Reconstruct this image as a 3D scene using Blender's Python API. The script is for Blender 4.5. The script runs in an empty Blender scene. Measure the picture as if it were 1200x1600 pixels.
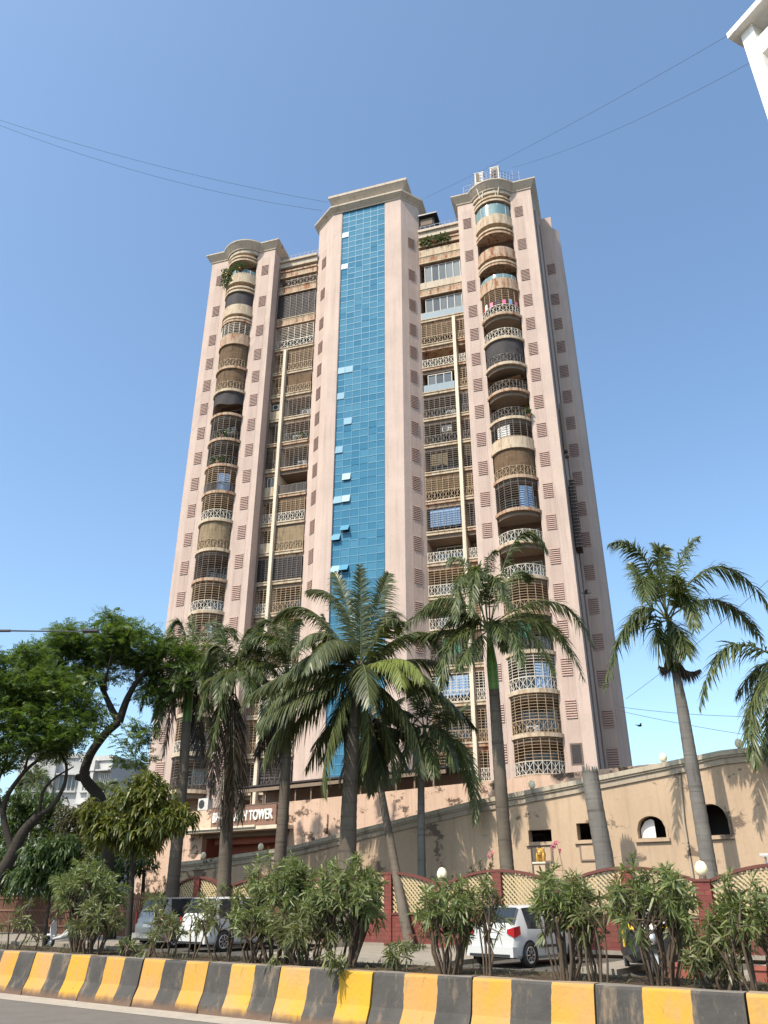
import bpy, math, random
import numpy as np
from mathutils import Vector, Matrix
R = math.radians
S = bpy.context.scene
COL = S.collection

# ------------------------------------------------------------------ camera, sky, sun, exposure
CAM_H = 1.65
F_PX, PITCH = 1222.48, R(26.443)
cam_d = bpy.data.cameras.new('camera'); cam = bpy.data.objects.new('camera', cam_d); COL.objects.link(cam)
cam.location = (0, 0, CAM_H); cam.rotation_euler = (R(90) + PITCH, 0, 0)
cam_d.sensor_fit = 'VERTICAL'; cam_d.sensor_height = 36; cam_d.lens = 36 * F_PX / 1600
cam_d.clip_start = 0.1; cam_d.clip_end = 3000
S.camera = cam
SUN_EL, SUN_AZ = R(51), R(225)          # azimuth measured from +X, counter-clockwise
W = bpy.data.worlds.new('World'); S.world = W; W.use_nodes = True
nt = W.node_tree; bg = nt.nodes['Background']
sky = nt.nodes.new('ShaderNodeTexSky'); sky.sky_type = 'NISHITA'; sky.sun_disc = False
sky.sun_elevation = SUN_EL; sky.sun_rotation = math.atan2(math.cos(SUN_AZ), math.sin(SUN_AZ)) % (2 * math.pi)
sky.air_density = 1.0; sky.dust_density = 2.0; sky.ozone_density = 1.0; sky.altitude = 0
tint = nt.nodes.new('ShaderNodeMix'); tint.data_type = 'RGBA'; tint.blend_type = 'MULTIPLY'; tint.inputs[0].default_value = 1; tint.inputs[7].default_value = (.91, 1.03, 1.05, 1)
nt.links.new(sky.outputs[0], tint.inputs[6]); nt.links.new(tint.outputs[2], bg.inputs[0]); bg.inputs[1].default_value = 0.15
sun_d = bpy.data.lights.new('sun', 'SUN'); sun_d.energy = 3.6; sun_d.angle = R(0.53); sun_d.color = (1.0, 0.90, 0.76)
sun = bpy.data.objects.new('sun', sun_d); COL.objects.link(sun)
sdir = Vector((math.cos(SUN_AZ) * math.cos(SUN_EL), math.sin(SUN_AZ) * math.cos(SUN_EL), math.sin(SUN_EL)))
sun.rotation_euler = sdir.to_track_quat('Z', 'Y').to_euler(); sun.location = sdir * 100
S.view_settings.view_transform = 'Standard'; S.view_settings.look = 'None'
S.view_settings.exposure = 0.80; S.view_settings.gamma = 1.0
S.render.engine = 'CYCLES'
S.cycles.max_bounces = 6; S.cycles.transparent_max_bounces = 6

# ------------------------------------------------------------------ frames
E1 = Vector((math.cos(R(35)), -math.sin(R(35)), 0)); E2 = Vector((math.sin(R(35)), math.cos(R(35)), 0))
ROT_ST = -R(35)                          # the street
ROT_TW = -R(17)                          # the tower
TW_O = Vector((0, 57, 0))
def P(s, t, z=0.0): return E1 * s + E2 * t + Vector((0, 0, z))
def ray(px, py):
    u, v = px - 600, 800 - py
    return Vector((u, F_PX * math.cos(PITCH) - v * math.sin(PITCH), F_PX * math.sin(PITCH) + v * math.cos(PITCH)))
def at(px, py, Y):                       # a point of the place seen at that spot, Y metres ahead
    r = ray(px, py); k = Y / r.y
    return Vector((r.x * k, Y, CAM_H + r.z * k))
def on_t(px, py, t):                     # a point on the vertical plane t metres across the street
    r = ray(px, py); k = t / r.dot(E2)
    return r * k + Vector((0, 0, CAM_H))

# ------------------------------------------------------------------ materials
MATS = {}
def _n(nt, kind, **kw):
    n = nt.nodes.new('ShaderNode' + kind)
    for k, v in kw.items(): setattr(n, k, v)
    return n
def _mix(nt, fac, a, b, blend='MIX'):
    m = _n(nt, 'Mix', data_type='RGBA', blend_type=blend)
    for sock, val in ((m.inputs[0], fac), (m.inputs[6], a), (m.inputs[7], b)):
        if hasattr(val, 'is_linked') or hasattr(val, 'links'): nt.links.new(val, sock)
        elif isinstance(val, (int, float)): sock.default_value = val
        else: sock.default_value = (*val[:3], 1)
    return m.outputs[2]
def _ramp(nt, src, lo, hi):
    m = _n(nt, 'MapRange'); m.inputs[1].default_value = lo; m.inputs[2].default_value = hi
    nt.links.new(src, m.inputs[0]); return m.outputs[0]
def _noise(nt, scale=(1, 1, 1), s=1.0, detail=4, rough=.55, coord='Object'):
    tc = _n(nt, 'TexCoord'); mp = _n(nt, 'Mapping'); mp.inputs['Scale'].default_value = scale
    if coord == 'World':
        g = _n(nt, 'NewGeometry'); nt.links.new(g.outputs['Position'], mp.inputs[0])
    else: nt.links.new(tc.outputs[coord], mp.inputs[0])
    no = _n(nt, 'TexNoise'); no.inputs['Scale'].default_value = s; no.inputs['Detail'].default_value = detail; no.inputs['Roughness'].default_value = rough
    nt.links.new(mp.outputs[0], no.inputs[0]); return no.outputs[0]
def new_mat(name, rough=.7, spec=.3, metallic=0):
    m = bpy.data.materials.new(name); m.use_nodes = True
    b = m.node_tree.nodes['Principled BSDF']; b.inputs['Roughness'].default_value = rough
    b.inputs['Specular IOR Level'].default_value = spec; b.inputs['Metallic'].default_value = metallic
    MATS[name] = m; return m, m.node_tree, b
def plain(name, col, rough=.6, spec=.3, metallic=0, var=.12, scale=3.0, bump=0):
    m, nt, b = new_mat(name, rough, spec, metallic)
    n = _noise(nt, s=scale, coord='World')
    c = _mix(nt, n, [x * (1 - var) for x in col], [min(1, x * (1 + var)) for x in col])
    nt.links.new(c, b.inputs['Base Color'])
    if bump:
        bp = _n(nt, 'Bump'); bp.inputs['Strength'].default_value = bump; bp.inputs['Distance'].default_value = .02
        nt.links.new(_noise(nt, s=scale * 12, coord='World'), bp.inputs['Height']); nt.links.new(bp.outputs[0], b.inputs['Normal'])
    return m
def plaster(name, col, stain, amount=.5, streak=1.0, patch=0.0, patchcol=(.1, .08, .06), rough=.85):
    """painted render: blotches, rain streaks, and peeled or mouldy patches"""
    m, nt, b = new_mat(name, rough, .15)
    c = _mix(nt, _ramp(nt, _noise(nt, s=.35, coord='World', detail=6), .3, .7), [x * .9 for x in col], [min(1, x * 1.07) for x in col])
    st = _ramp(nt, _noise(nt, (2.6, 2.6, .16), 1.0, 5, .6, 'World'), .52, .78)
    mm = _n(nt, 'Math', operation='MULTIPLY'); mm.inputs[1].default_value = amount; nt.links.new(st, mm.inputs[0])
    c = _mix(nt, mm.outputs[0], c, stain)
    s2 = _ramp(nt, _noise(nt, (7, 7, .22), 1.0, 4, .6, 'World'), .56, .74)
    m2 = _n(nt, 'Math', operation='MULTIPLY'); m2.inputs[1].default_value = amount * .55; nt.links.new(s2, m2.inputs[0])
    c = _mix(nt, m2.outputs[0], c, [x * .8 for x in stain])
    fine = _ramp(nt, _noise(nt, s=7, coord='World', detail=5), .35, .75)
    f2 = _n(nt, 'Math', operation='MULTIPLY'); f2.inputs[1].default_value = .16; nt.links.new(fine, f2.inputs[0])
    c = _mix(nt, f2.outputs[0], c, [x * .55 for x in col])
    if patch:
        pn = _ramp(nt, _noise(nt, (1, 1, 1.4), .55, 9, .72, 'World'), (.665 - patch * .2), (.70 - patch * .2))
        c = _mix(nt, pn, c, patchcol)
    nt.links.new(c, b.inputs['Base Color'])
    bp = _n(nt, 'Bump'); bp.inputs['Strength'].default_value = .25; bp.inputs['Distance'].default_value = .02
    nt.links.new(_noise(nt, s=22, coord='World'), bp.inputs['Height']); nt.links.new(bp.outputs[0], b.inputs['Normal'])
    return m
def leafmat(name, dark, light, trans=.3, rough=.42, spec=.4, tcol=None):
    m, nt, b = new_mat(name, rough, spec)
    g = _n(nt, 'NewGeometry')
    c = _mix(nt, g.outputs['Random Per Island'], dark, light)
    c = _mix(nt, _ramp(nt, _noise(nt, s=1.3, coord='World'), .35, .65), c, [x * 1.25 for x in light])if False else c
    nt.links.new(c, b.inputs['Base Color'])
    t = _n(nt, 'BsdfTranslucent'); tc = tcol or (light[0] * 1.6, light[1] * 1.7, light[2] * .8)
    t.inputs[0].default_value = (*tc, 1)
    ms = _n(nt, 'MixShader'); ms.inputs[0].default_value = trans
    out = nt.nodes['Material Output']
    nt.links.new(b.outputs[0], ms.inputs[1]); nt.links.new(t.outputs[0], ms.inputs[2]); nt.links.new(ms.outputs[0], out.inputs[0])
    return m
def islands(name, a, bcol, rough=.3, spec=.5, metallic=0):
    m, nt, b = new_mat(name, rough, spec, metallic)
    g = _n(nt, 'NewGeometry')
    c = _mix(nt, g.outputs['Random Per Island'], a, bcol)
    nt.links.new(c, b.inputs['Base Color']); return m

PINK = plaster('pink_plaster', (.495, .392, .34), (.30, .22, .18), .5)
PINK2 = plaster('pink_panel_and_side_shade', (.45, .352, .305), (.28, .20, .165), .5)  # vent panels; on the right side blocks this darker pink is painted shade
PEACH = plaster('peach_plaster', (.57, .41, .315), (.32, .20, .14), .65, patch=.58, patchcol=(.13, .09, .07))
BEIGE = plaster('beige_plaster', (.445, .33, .23), (.24, .175, .12), .42, patch=.50, patchcol=(.16, .12, .09))
CREAM = plaster('cream_cornice', (.46, .395, .32), (.25, .18, .12), .75, patch=.2, patchcol=(.22, .15, .10))
CREAM2 = plaster('cream_fin', (.62, .55, .44), (.35, .27, .2), .5)
COPING = plaster('stained_coping', (.40, .35, .27), (.09, .07, .055), .9, patch=.45, patchcol=(.07, .055, .045))
WHITEB = plaster('white_render', (.78, .76, .72), (.5, .45, .4), .3)
GREYB = plaster('grey_white_render', (.46, .46, .45), (.3, .3, .3), .5)
# balcony slabs: cream with rust and mould
def slabmat(name, col, rust, amt):
    m, nt, b = new_mat(name, .85, .15)
    st = _ramp(nt, _noise(nt, (3.2, 3.2, .5), 1.0, 6, .7, 'World'), .47, .62)
    a = _n(nt, 'Math', operation='MULTIPLY'); a.inputs[1].default_value = amt; nt.links.new(st, a.inputs[0])
    c = _mix(nt, a.outputs[0], col, rust)
    dk = _ramp(nt, _noise(nt, (7, 7, 1.0), 1.0, 4, .6, 'World'), .60, .68)
    a2 = _n(nt, 'Math', operation='MULTIPLY'); a2.inputs[1].default_value = amt * .8; nt.links.new(dk, a2.inputs[0])
    c = _mix(nt, a2.outputs[0], c, (.07, .045, .03))
    nt.links.new(c, b.inputs['Base Color']); return m
SLAB = slabmat('cream_slab', (.47, .39, .29), (.27, .17, .10), .7)
SLABR = slabmat('rusty_slab', (.40, .30, .215), (.22, .075, .03), .95)
REDWALL = plaster('entrance_red', (.34, .12, .09), (.2, .08, .06), .4)
DARKWALL = plaster('recess_wall', (.22, .16, .13), (.22, .16, .12), .6)  # toned down so the colour carries part of the recess shade
SOFFIT = plaster('soffit', (.20, .155, .12), (.2, .14, .1), .6)  # undersides darkened in the colour too, standing in for weaker ambient light
GLASSB = islands('blue_curtain_glass', (.040, .150, .25), (.070, .200, .305), .55, .02)
MULL = plain('blue_mullion', (.075, .215, .32), .5, .2)
PANE = plain('open_blue_pane', (.075, .23, .34), .4, .2)
DARKEDGE = plain('dark_frame_edge', (.02, .05, .09), .5)
WGLASS = islands('window_glass', (.012, .016, .022), (.13, .155, .17), .08, .55)  # the lighter panes have reflected sky put into their base colour
WFRAME = plain('window_frame_white', (.48, .47, .44), .5)
WFRAMED = plain('window_frame_brown', (.14, .10, .08), .5)
RAILW = plain('railing_white', (.50, .465, .40), .5)
RAILT = plain('railing_tan', (.30, .22, .14), .6)
RAILD = plain('railing_dark', (.10, .085, .075), .5)
BARD = plain('bar_brown', (.20, .15, .11), .6)
VENTM = plain('vent_slat', (.40, .275, .235), .7)
VENTD = plain('vent_dark', (.20, .135, .112), .9)
BLIND = None
def blindmat(name, a, bcol):
    m, nt, b = new_mat(name, .9, .1)
    n1 = _noise(nt, (1.2, 1.2, 26), 1.0, 3, .6, 'World'); n2 = _noise(nt, (5, 5, .6), 1.0, 3, .6, 'World')
    c = _mix(nt, _ramp(nt, n1, .35, .65), a, bcol); c = _mix(nt, _ramp(nt, n2, .5, .75), c, [x * .55 for x in a])
    nt.links.new(c, b.inputs['Base Color']); return m
BLIND = blindmat('bamboo_blind', (.10, .066, .042), (.17, .115, .072))
BLINDT = blindmat('tan_blind', (.20, .15, .095), (.27, .21, .135))
NETD = plain('dark_net', (.045, .04, .042), .8, var=.4, scale=1.5)
GREENC = plain('green_cloth', (.03, .25, .17), .7)
WHITEC = plain('white_cloth', (.72, .70, .66), .8)
BLUEC = plain('blue_cloth', (.22, .35, .55), .7)
GLRAIL = plain('glass_rail', (.22, .27, .30), .1, .6)
TEAL = plain('teal_glass', (.14, .225, .235), .15, .6)
ACW = plain('aircon_white', (.50, .49, .46), .5)
BLACK = plain('black_rubber', (.02, .02, .02), .7)
BLACKP = plain('black_paint', (.025, .025, .027), .3, .5)
STEEL = plain('grey_steel', (.30, .31, .32), .4, .5, .6)
RAILB = plain('roof_rail_blue', (.16, .20, .30), .5)
ASPH = plain('asphalt', (.135, .122, .106), .9, .2, 0, .22, 2.2, .5)
LANE = plain('service_asphalt', (.085, .08, .07), .9, .2, 0, .25, 1.5, .4)
DUST = plain('road_dust', (.34, .30, .25), .95, .1, 0, .25, 4, .4)
PAVE = plain('pavement_concrete', (.25, .22, .18), .9, .15, 0, .3, 2.5, .4)
SOIL = plain('soil', (.07, .05, .035), .95, .1, 0, .35, 5, .6)
GROUND = plain('earth', (.075, .065, .05), .95, .1, 0, .25, .5)
TERRA = plain('terracotta', (.27, .085, .06), .75, .2, 0, .2, 6)
def trunkmat(name, a, bcol, dark):
    m, nt, b = new_mat(name, .9, .15)
    c = _mix(nt, _ramp(nt, _noise(nt, (.8, .8, .5), 1.0, 6, .6, 'World'), .35, .65), a, bcol)
    c = _mix(nt, _ramp(nt, _noise(nt, (.5, .5, 9), 1.0, 3, .6, 'World'), .55, .85), c, dark)
    c = _mix(nt, _ramp(nt, _noise(nt, (6, 6, .5), 1.0, 5, .7, 'World'), .58, .75), c, dark)
    nt.links.new(c, b.inputs['Base Color'])
    bp = _n(nt, 'Bump'); bp.inputs['Strength'].default_value = .6; bp.inputs['Distance'].default_value = .03
    nt.links.new(_noise(nt, (.6, .6, 10), 1.0, 5, .6, 'World'), bp.inputs['Height']); nt.links.new(bp.outputs[0], b.inputs['Normal'])
    return m
TRUNK = trunkmat('palm_trunk', (.125, .118, .11), (.18, .168, .15), (.05, .043, .037))
TRUNKB = trunkmat('brown_palm_trunk', (.095, .078, .062), (.14, .12, .096), (.03, .024, .019))
TREEBARK = trunkmat('tree_bark', (.030, .025, .020), (.050, .042, .034), (.014, .011, .009))
TRUNKD = plain('dark_bark', (.062, .050, .040), .9, .1, 0, .35, 6, .6)
BARK = plain('shrub_bark', (.10, .075, .055), .9, .1, 0, .3, 9)
MIDRIB = plain('frond_midrib', (.085, .10, .035), .6, .3, 0, .2, 3)
SHAFT = plain('green_crownshaft', (.10, .19, .028), .4, .4, 0, .25, 3)
L_ROYAL = leafmat('royal_palm_leaf', (.034, .052, .018), (.105, .128, .048), .2)
L_COCO = leafmat('coconut_leaf', (.036, .050, .020), (.105, .118, .045), .2)
L_COCOY = leafmat('coconut_leaf_young', (.12, .15, .035), (.22, .25, .07), .3)
L_DEAD = leafmat('dead_frond', (.030, .022, .015), (.075, .056, .036), .08)
L_OLE = leafmat('oleander_leaf', (.064, .090, .027), (.170, .200, .074), .24)
L_OLED = leafmat('oleander_leaf_dull', (.066, .082, .032), (.180, .190, .082), .22)
L_RAIN = leafmat('feathery_leaf', (.038, .070, .016), (.100, .148, .036), .32)
L_MANGO = leafmat('mango_leaf', (.030, .058, .014), (.15, .15, .028), .28)
L_BUSH = leafmat('broad_leaf', (.028, .052, .015), (.075, .110, .030), .24)
L_BROWN = leafmat('dull_shrub_leaf', (.045, .045, .022), (.10, .095, .045), .2)
L_RED = leafmat('reddish_shrub_leaf', (.14, .06, .04), (.24, .12, .07), .2)
PINKF = plain('pink_flower', (.75, .16, .30), .6)
CARW = plain('white_car_paint', (.46, .46, .455), .25, .5, 0, .04)
CARS = plain('silver_car_paint', (.38, .37, .36), .3, .5, .3, .05)
CARG = plain('car_glass', (.02, .025, .03), .05, .6)
TAIL = plain('tail_light_red', (.30, .010, .015), .2, .5)
CHROME = plain('bright_metal', (.6, .6, .6), .25, .5, .8)
PLATE = plain('number_plate', (.72, .72, .68), .5)
YEL = plain('taxi_yellow', (.72, .42, .03), .45, .4)
GLOBE = plain('lamp_globe', (.80, .74, .52), .3, .5, 0, .04)
GOLD = plain('gold_paint', (.42, .24, .05), .5, .5, .3, .2, 6)
SIGNB = plain('sign_brown', (.20, .115, .085), .6)
SIGNW = plain('sign_white', (.80, .79, .77), .5)
LATT = plain('lattice_cream', (.43, .345, .205), .75, .2, 0, .12, 3)
CAPM = plain('wall_cap_maroon', (.12, .045, .037), .7, .2, 0, .2, 3)
WIRE = plain('wire', (.05, .05, .055), .6)
FENCEB = plain('brown_fence', (.15, .08, .055), .8, .2, 0, .3, 4)
def brickmat():
    m, nt, b = new_mat('red_brick', .8, .2)
    tc = _n(nt, 'TexCoord'); mp = _n(nt, 'Mapping'); mp.inputs['Rotation'].default_value = (R(90), 0, 0)
    nt.links.new(tc.outputs['Object'], mp.inputs[0])
    br = _n(nt, 'TexBrick'); br.inputs['Scale'].default_value = 1; br.inputs['Brick Width'].default_value = .46; br.inputs['Row Height'].default_value = .15
    br.inputs['Mortar Size'].default_value = .010; br.inputs['Color1'].default_value = (.20, .055, .046, 1); br.inputs['Color2'].default_value = (.145, .042, .036, 1); br.inputs['Mortar'].default_value = (.10, .035, .03, 1)
    nt.links.new(mp.outputs[0], br.inputs[0])
    c = _mix(nt, _ramp(nt, _noise(nt, s=1.2, coord='World', detail=6), .45, .75), br.outputs[0], (.12, .05, .04))
    nt.links.new(c, b.inputs['Base Color'])
    bp = _n(nt, 'Bump'); bp.inputs['Strength'].default_value = .5; bp.inputs['Distance'].default_value = .01; bp.invert = True
    nt.links.new(br.outputs['Fac'], bp.inputs['Height']); nt.links.new(bp.outputs[0], b.inputs['Normal'])
    return m
BRICK = brickmat()
def barriermat(name, first_yellow):
    """three painted stripes per block, hand-painted edges, scuffs and a dirty foot; x runs 0..3 stripes in 'UV-less' object units of .56 m"""
    m, nt, b = new_mat(name, .8, .2)
    tc = _n(nt, 'TexCoord'); sx = _n(nt, 'SeparateXYZ'); nt.links.new(tc.outputs['Generated'], sx.inputs[0])
    wob = _noise(nt, s=3.5, coord='World', detail=3)
    w1 = _n(nt, 'Math', operation='MULTIPLY_ADD'); w1.inputs[1].default_value = .05; w1.inputs[2].default_value = -.025; nt.links.new(wob, w1.inputs[0])
    ad = _n(nt, 'Math', operation='ADD'); nt.links.new(sx.outputs[0], ad.inputs[0]); nt.links.new(w1.outputs[0], ad.inputs[1])
    # inside the middle third?
    sb = _n(nt, 'Math', operation='SUBTRACT'); sb.inputs[1].default_value = .5; nt.links.new(ad.outputs[0], sb.inputs[0])
    ab = _n(nt, 'Math', operation='ABSOLUTE'); nt.links.new(sb.outputs[0], ab.inputs[0])
    lt = _n(nt, 'Math', operation='LESS_THAN'); lt.inputs[1].default_value = .1667; nt.links.new(ab.outputs[0], lt.inputs[0])
    yn = _ramp(nt, _noise(nt, s=1.1, coord='World', detail=5), .38, .62)
    yel = _mix(nt, yn, (.46, .262, .028), (.40, .245, .10))
    bn = _ramp(nt, _noise(nt, s=1.6, coord='World', detail=6), .35, .75)
    oi = _n(nt, 'ObjectInfo'); yel = _mix(nt, _ramp(nt, oi.outputs['Random'], .2, 1.6), yel, (.40, .20, .06))
    blk = _mix(nt, bn, (.050, .047, .044), (.082, .076, .070))
    c = _mix(nt, lt.outputs[0], yel, blk) if first_yellow else _mix(nt, lt.outputs[0], blk, yel)
    # dust scuffs, dark drips, rusty dirt at the foot
    sc = _ramp(nt, _noise(nt, (4, 4, 1.1), 1.0, 8, .75, 'World'), .54, .72)
    a = _n(nt, 'Math', operation='MULTIPLY'); a.inputs[1].default_value = .68; nt.links.new(sc, a.inputs[0])
    c = _mix(nt, a.outputs[0], c, (.27, .20, .13))
    dr = _ramp(nt, _noise(nt, (9, 9, 2.4), 1.0, 8, .75, 'World'), .60, .72)
    a = _n(nt, 'Math', operation='MULTIPLY'); a.inputs[1].default_value = .75; nt.links.new(dr, a.inputs[0])
    c = _mix(nt, a.outputs[0], c, (.06, .035, .02))
    hz = _n(nt, 'MapRange'); hz.inputs[1].default_value = .20; hz.inputs[2].default_value = .05
    wz = _n(nt, 'Math', operation='MULTIPLY_ADD'); wz.inputs[1].default_value = .25; wz.inputs[2].default_value = -.12
    nt.links.new(_noise(nt, (6, 6, 1), 1.0, 6, .7, 'World'), wz.inputs[0])
    az = _n(nt, 'Math', operation='ADD'); nt.links.new(sx.outputs[2], az.inputs[0]); nt.links.new(wz.outputs[0], az.inputs[1]); nt.links.new(az.outputs[0], hz.inputs[0])
    c = _mix(nt, hz.outputs[0], c, (.13, .085, .06))
    tz = _n(nt, 'Math', operation='GREATER_THAN'); tz.inputs[1].default_value = .985; nt.links.new(sx.outputs[2], tz.inputs[0])
    tm = _n(nt, 'Math', operation='MULTIPLY'); tm.inputs[1].default_value = .7; nt.links.new(tz.outputs[0], tm.inputs[0])
    c = _mix(nt, tm.outputs[0], c, (.22, .19, .16))
    nt.links.new(c, b.inputs['Base Color'])
    bp = _n(nt, 'Bump'); bp.inputs['Strength'].default_value = .5; bp.inputs['Distance'].default_value = .02
    nt.links.new(_noise(nt, s=14, coord='World', detail=8), bp.inputs['Height']); nt.links.new(bp.outputs[0], b.inputs['Normal'])
    return m
BAR_Y = barriermat('barrier_yellow_ends', True); BAR_B = barriermat('barrier_black_ends', False)

# ------------------------------------------------------------------ mesh helpers
class MB:
    def __init__(s): s.v = []; s.f = []; s.mi = []; s.mats = []; s.sm = []
    def m(s, mat):
        if mat not in s.mats: s.mats.append(mat)
        return s.mats.index(mat)
    def add(s, verts, faces, mat, smooth=False):
        o = len(s.v); s.v += [tuple(p) for p in verts]; k = s.m(mat)
        for f in faces: s.f.append(tuple(i + o for i in f)); s.mi.append(k); s.sm.append(smooth)
        return s
    def box(s, x0, x1, y0, y1, z0, z1, mat):
        v = [(x0, y0, z0), (x1, y0, z0), (x1, y1, z0), (x0, y1, z0), (x0, y0, z1), (x1, y0, z1), (x1, y1, z1), (x0, y1, z1)]
        return s.add(v, [(0, 3, 2, 1), (4, 5, 6, 7), (0, 1, 5, 4), (1, 2, 6, 5), (2, 3, 7, 6), (3, 0, 4, 7)], mat)
    def quad(s, a, b, c, d, mat): return s.add([a, b, c, d], [(0, 1, 2, 3)], mat)
    def prism(s, poly, z0, z1, mat):
        n = len(poly); v = [(x, y, z0) for x, y in poly] + [(x, y, z1) for x, y in poly]
        return s.add(v, [tuple(range(n - 1, -1, -1)), tuple(range(n, 2 * n))] + [(i, (i + 1) % n, n + (i + 1) % n, n + i) for i in range(n)], mat)
    def bar(s, a, b, w, mat, h=None):
        a, b = Vector(a), Vector(b); d = b - a
        if d.length < 1e-6: return s
        d.normalize(); up = Vector((0, 0, 1)) if abs(d.z) < .95 else Vector((1, 0, 0))
        x = d.cross(up).normalized() * (w / 2); y = x.cross(d).normalized() * ((h or w) / 2)
        v = [a - x - y, a + x - y, a + x + y, a - x + y, b - x - y, b + x - y, b + x + y, b - x + y]
        return s.add(v, [(0, 3, 2, 1), (4, 5, 6, 7), (0, 1, 5, 4), (1, 2, 6, 5), (2, 3, 7, 6), (3, 0, 4, 7)], mat)
    def tube(s, pts, rad, mat, n=8, cap=True):
        pts = [Vector(p) for p in pts]
        if not hasattr(rad, '__len__'): rad = [rad] * len(pts)
        rings = []; ref = None
        for i, p in enumerate(pts):
            d = (pts[min(i + 1, len(pts) - 1)] - pts[max(i - 1, 0)]).normalized()
            if ref is None: ref = Vector((1, 0, 0)) if abs(d.x) < .8 else Vector((0, 1, 0))
            x = (ref - d * ref.dot(d)).normalized(); ref = x; y = d.cross(x)
            rings.append([p + (x * math.cos(2 * math.pi * k / n) + y * math.sin(2 * math.pi * k / n)) * rad[i] for k in range(n)])
        v = [q for r in rings for q in r]; f = []
        for i in range(len(pts) - 1):
            for k in range(n): f.append((i * n + k, i * n + (k + 1) % n, (i + 1) * n + (k + 1) % n, (i + 1) * n + k))
        s.add(v, f, mat, True)
        if cap: s.add(rings[0], [tuple(range(n - 1, -1, -1))], mat); s.add(rings[-1], [tuple(range(n))], mat)
        return s
    def lathe(s, prof, c, mat, n=16):
        v = [(c[0] + r * math.cos(2 * math.pi * k / n), c[1] + r * math.sin(2 * math.pi * k / n), c[2] + z) for r, z in prof for k in range(n)]
        f = [(i * n + k, i * n + (k + 1) % n, (i + 1) * n + (k + 1) % n, (i + 1) * n + k) for i in range(len(prof) - 1) for k in range(n)]
        return s.add(v, f, mat, True)
    def mesh(s, name):
        me = bpy.data.meshes.new(name); me.from_pydata(s.v, [], s.f)
        for m in s.mats: me.materials.append(m)
        me.polygons.foreach_set('material_index', s.mi); me.polygons.foreach_set('use_smooth', s.sm)
        me.update(); return me
def obj(name, mb, parent=None, loc=None, label=None):
    me = mb.mesh(name) if isinstance(mb, MB) else mb
    o = bpy.data.objects.new(name, me); COL.objects.link(o)
    if parent: o.parent = parent
    if loc is not None: o.location = loc
    if label: o['label'] = label
    return o
def tag(o, label, cat, group=None):
    o['label'] = label; o['category'] = cat
    if group: o['group'] = group
    return o
def struct(name, mb, kind='structure', loc=None, rz=0):
    o = obj(name, mb, loc=loc); o['kind'] = kind; o.rotation_euler.z = rz; return o
def thing(name, label, cat, loc=(0, 0, 0), rz=0, group=None):
    o = bpy.data.objects.new(name, None); COL.objects.link(o); o.location = loc; o.rotation_euler = (0, 0, rz)
    o.empty_display_size = .3
    return tag(o, label, cat, group)

def np_mesh(name, V, F, mat):
    """quads only, from numpy arrays"""
    me = bpy.data.meshes.new(name); n = len(V); k = len(F)
    me.vertices.add(n); me.vertices.foreach_set('co', np.ascontiguousarray(V, dtype=np.float32).ravel())
    me.loops.add(k * 4); me.loops.foreach_set('vertex_index', np.ascontiguousarray(F, dtype=np.int32).ravel())
    me.polygons.add(k); me.polygons.foreach_set('loop_start', np.arange(0, k * 4, 4, dtype=np.int32))
    me.polygons.foreach_set('loop_total', np.full(k, 4, dtype=np.int32))
    me.materials.append(mat); me.update(calc_edges=True); me.validate(); return me
def _unit(a): return a / np.maximum(np.linalg.norm(a, axis=-1, keepdims=True), 1e-9)
def leaf_geo(Pb, D, N, L, Wd, droop=0.0, rows=(0, .45, 1), prof=(.25, 1, .12), curl=0.0):
    """blades: rows of two verts along direction D bending down by droop*L"""
    n = len(Pb); D = _unit(D); side = _unit(np.cross(D, N)); nr = len(rows)
    V = np.zeros((n, nr, 2, 3)); L = np.broadcast_to(L, (n,)); Wd = np.broadcast_to(Wd, (n,)); dr = np.broadcast_to(droop, (n,))
    for i, (t, w) in enumerate(zip(rows, prof)):
        c = Pb + D * (L * t)[:, None]; c = c.copy(); c[:, 2] -= dr * L * t * t
        V[:, i, 0] = c - side * (Wd * w / 2)[:, None]; V[:, i, 1] = c + side * (Wd * w / 2)[:, None]
    base = (np.arange(n) * nr * 2)[:, None]
    F = np.concatenate([base + np.array([[2 * i, 2 * i + 1, 2 * i + 3, 2 * i + 2]]) for i in range(nr - 1)], axis=1).reshape(-1, 4)
    return V.reshape(-1, 3), F
def join_geo(parts):
    V = []; F = []; o = 0
    for v, f in parts: V.append(v); F.append(f + o); o += len(v)
    return np.concatenate(V), np.concatenate(F)

# ------------------------------------------------------------------ setting: ground and roads (street frame)
def sheet(name, s0, s1, t0, t1, z, mat, th=None):
    mb = MB()
    if th: mb.box(s0, s1, t0, t1, z - th, z, mat)
    else: mb.quad((s0, t0, z), (s1, t0, z), (s1, t1, z), (s0, t1, z), mat)
    return struct(name, mb, rz=ROT_ST)
sheet('ground', -900, 900, -900, 900, -.03, GROUND)
sheet('road', -300, 300, -14, 10.9, 0, ASPH)
sheet('road_shoulder', -300, 300, 10.0, 10.6, .004, DUST)
sheet('planting_bed', -60, 40, 11.30, 12.85, .68, SOIL, .70)
sheet('service_road', -300, 300, 12.9, 24.9, 0, LANE)
for a, b in ((-60, -27.8), (-20.2, -13.1), (-9.2, -8.15), (-5.5, 40)):
    mb = MB(); mb.box(a, b, 21.7, 27.9, -.02, .13, PAVE)
    x = a
    while x < b - .1:                     # kerb stones, each a little off
        e = min(x + 1.0, b) - .012; j = random.Random(int(x * 31)).uniform(-.008, .012)
        mb.box(x + .005, e, 21.52 + j, 21.698, -.02, .145 + j, PAVE); x += 1.0
    struct('pavement', mb, rz=ROT_ST)
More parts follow.
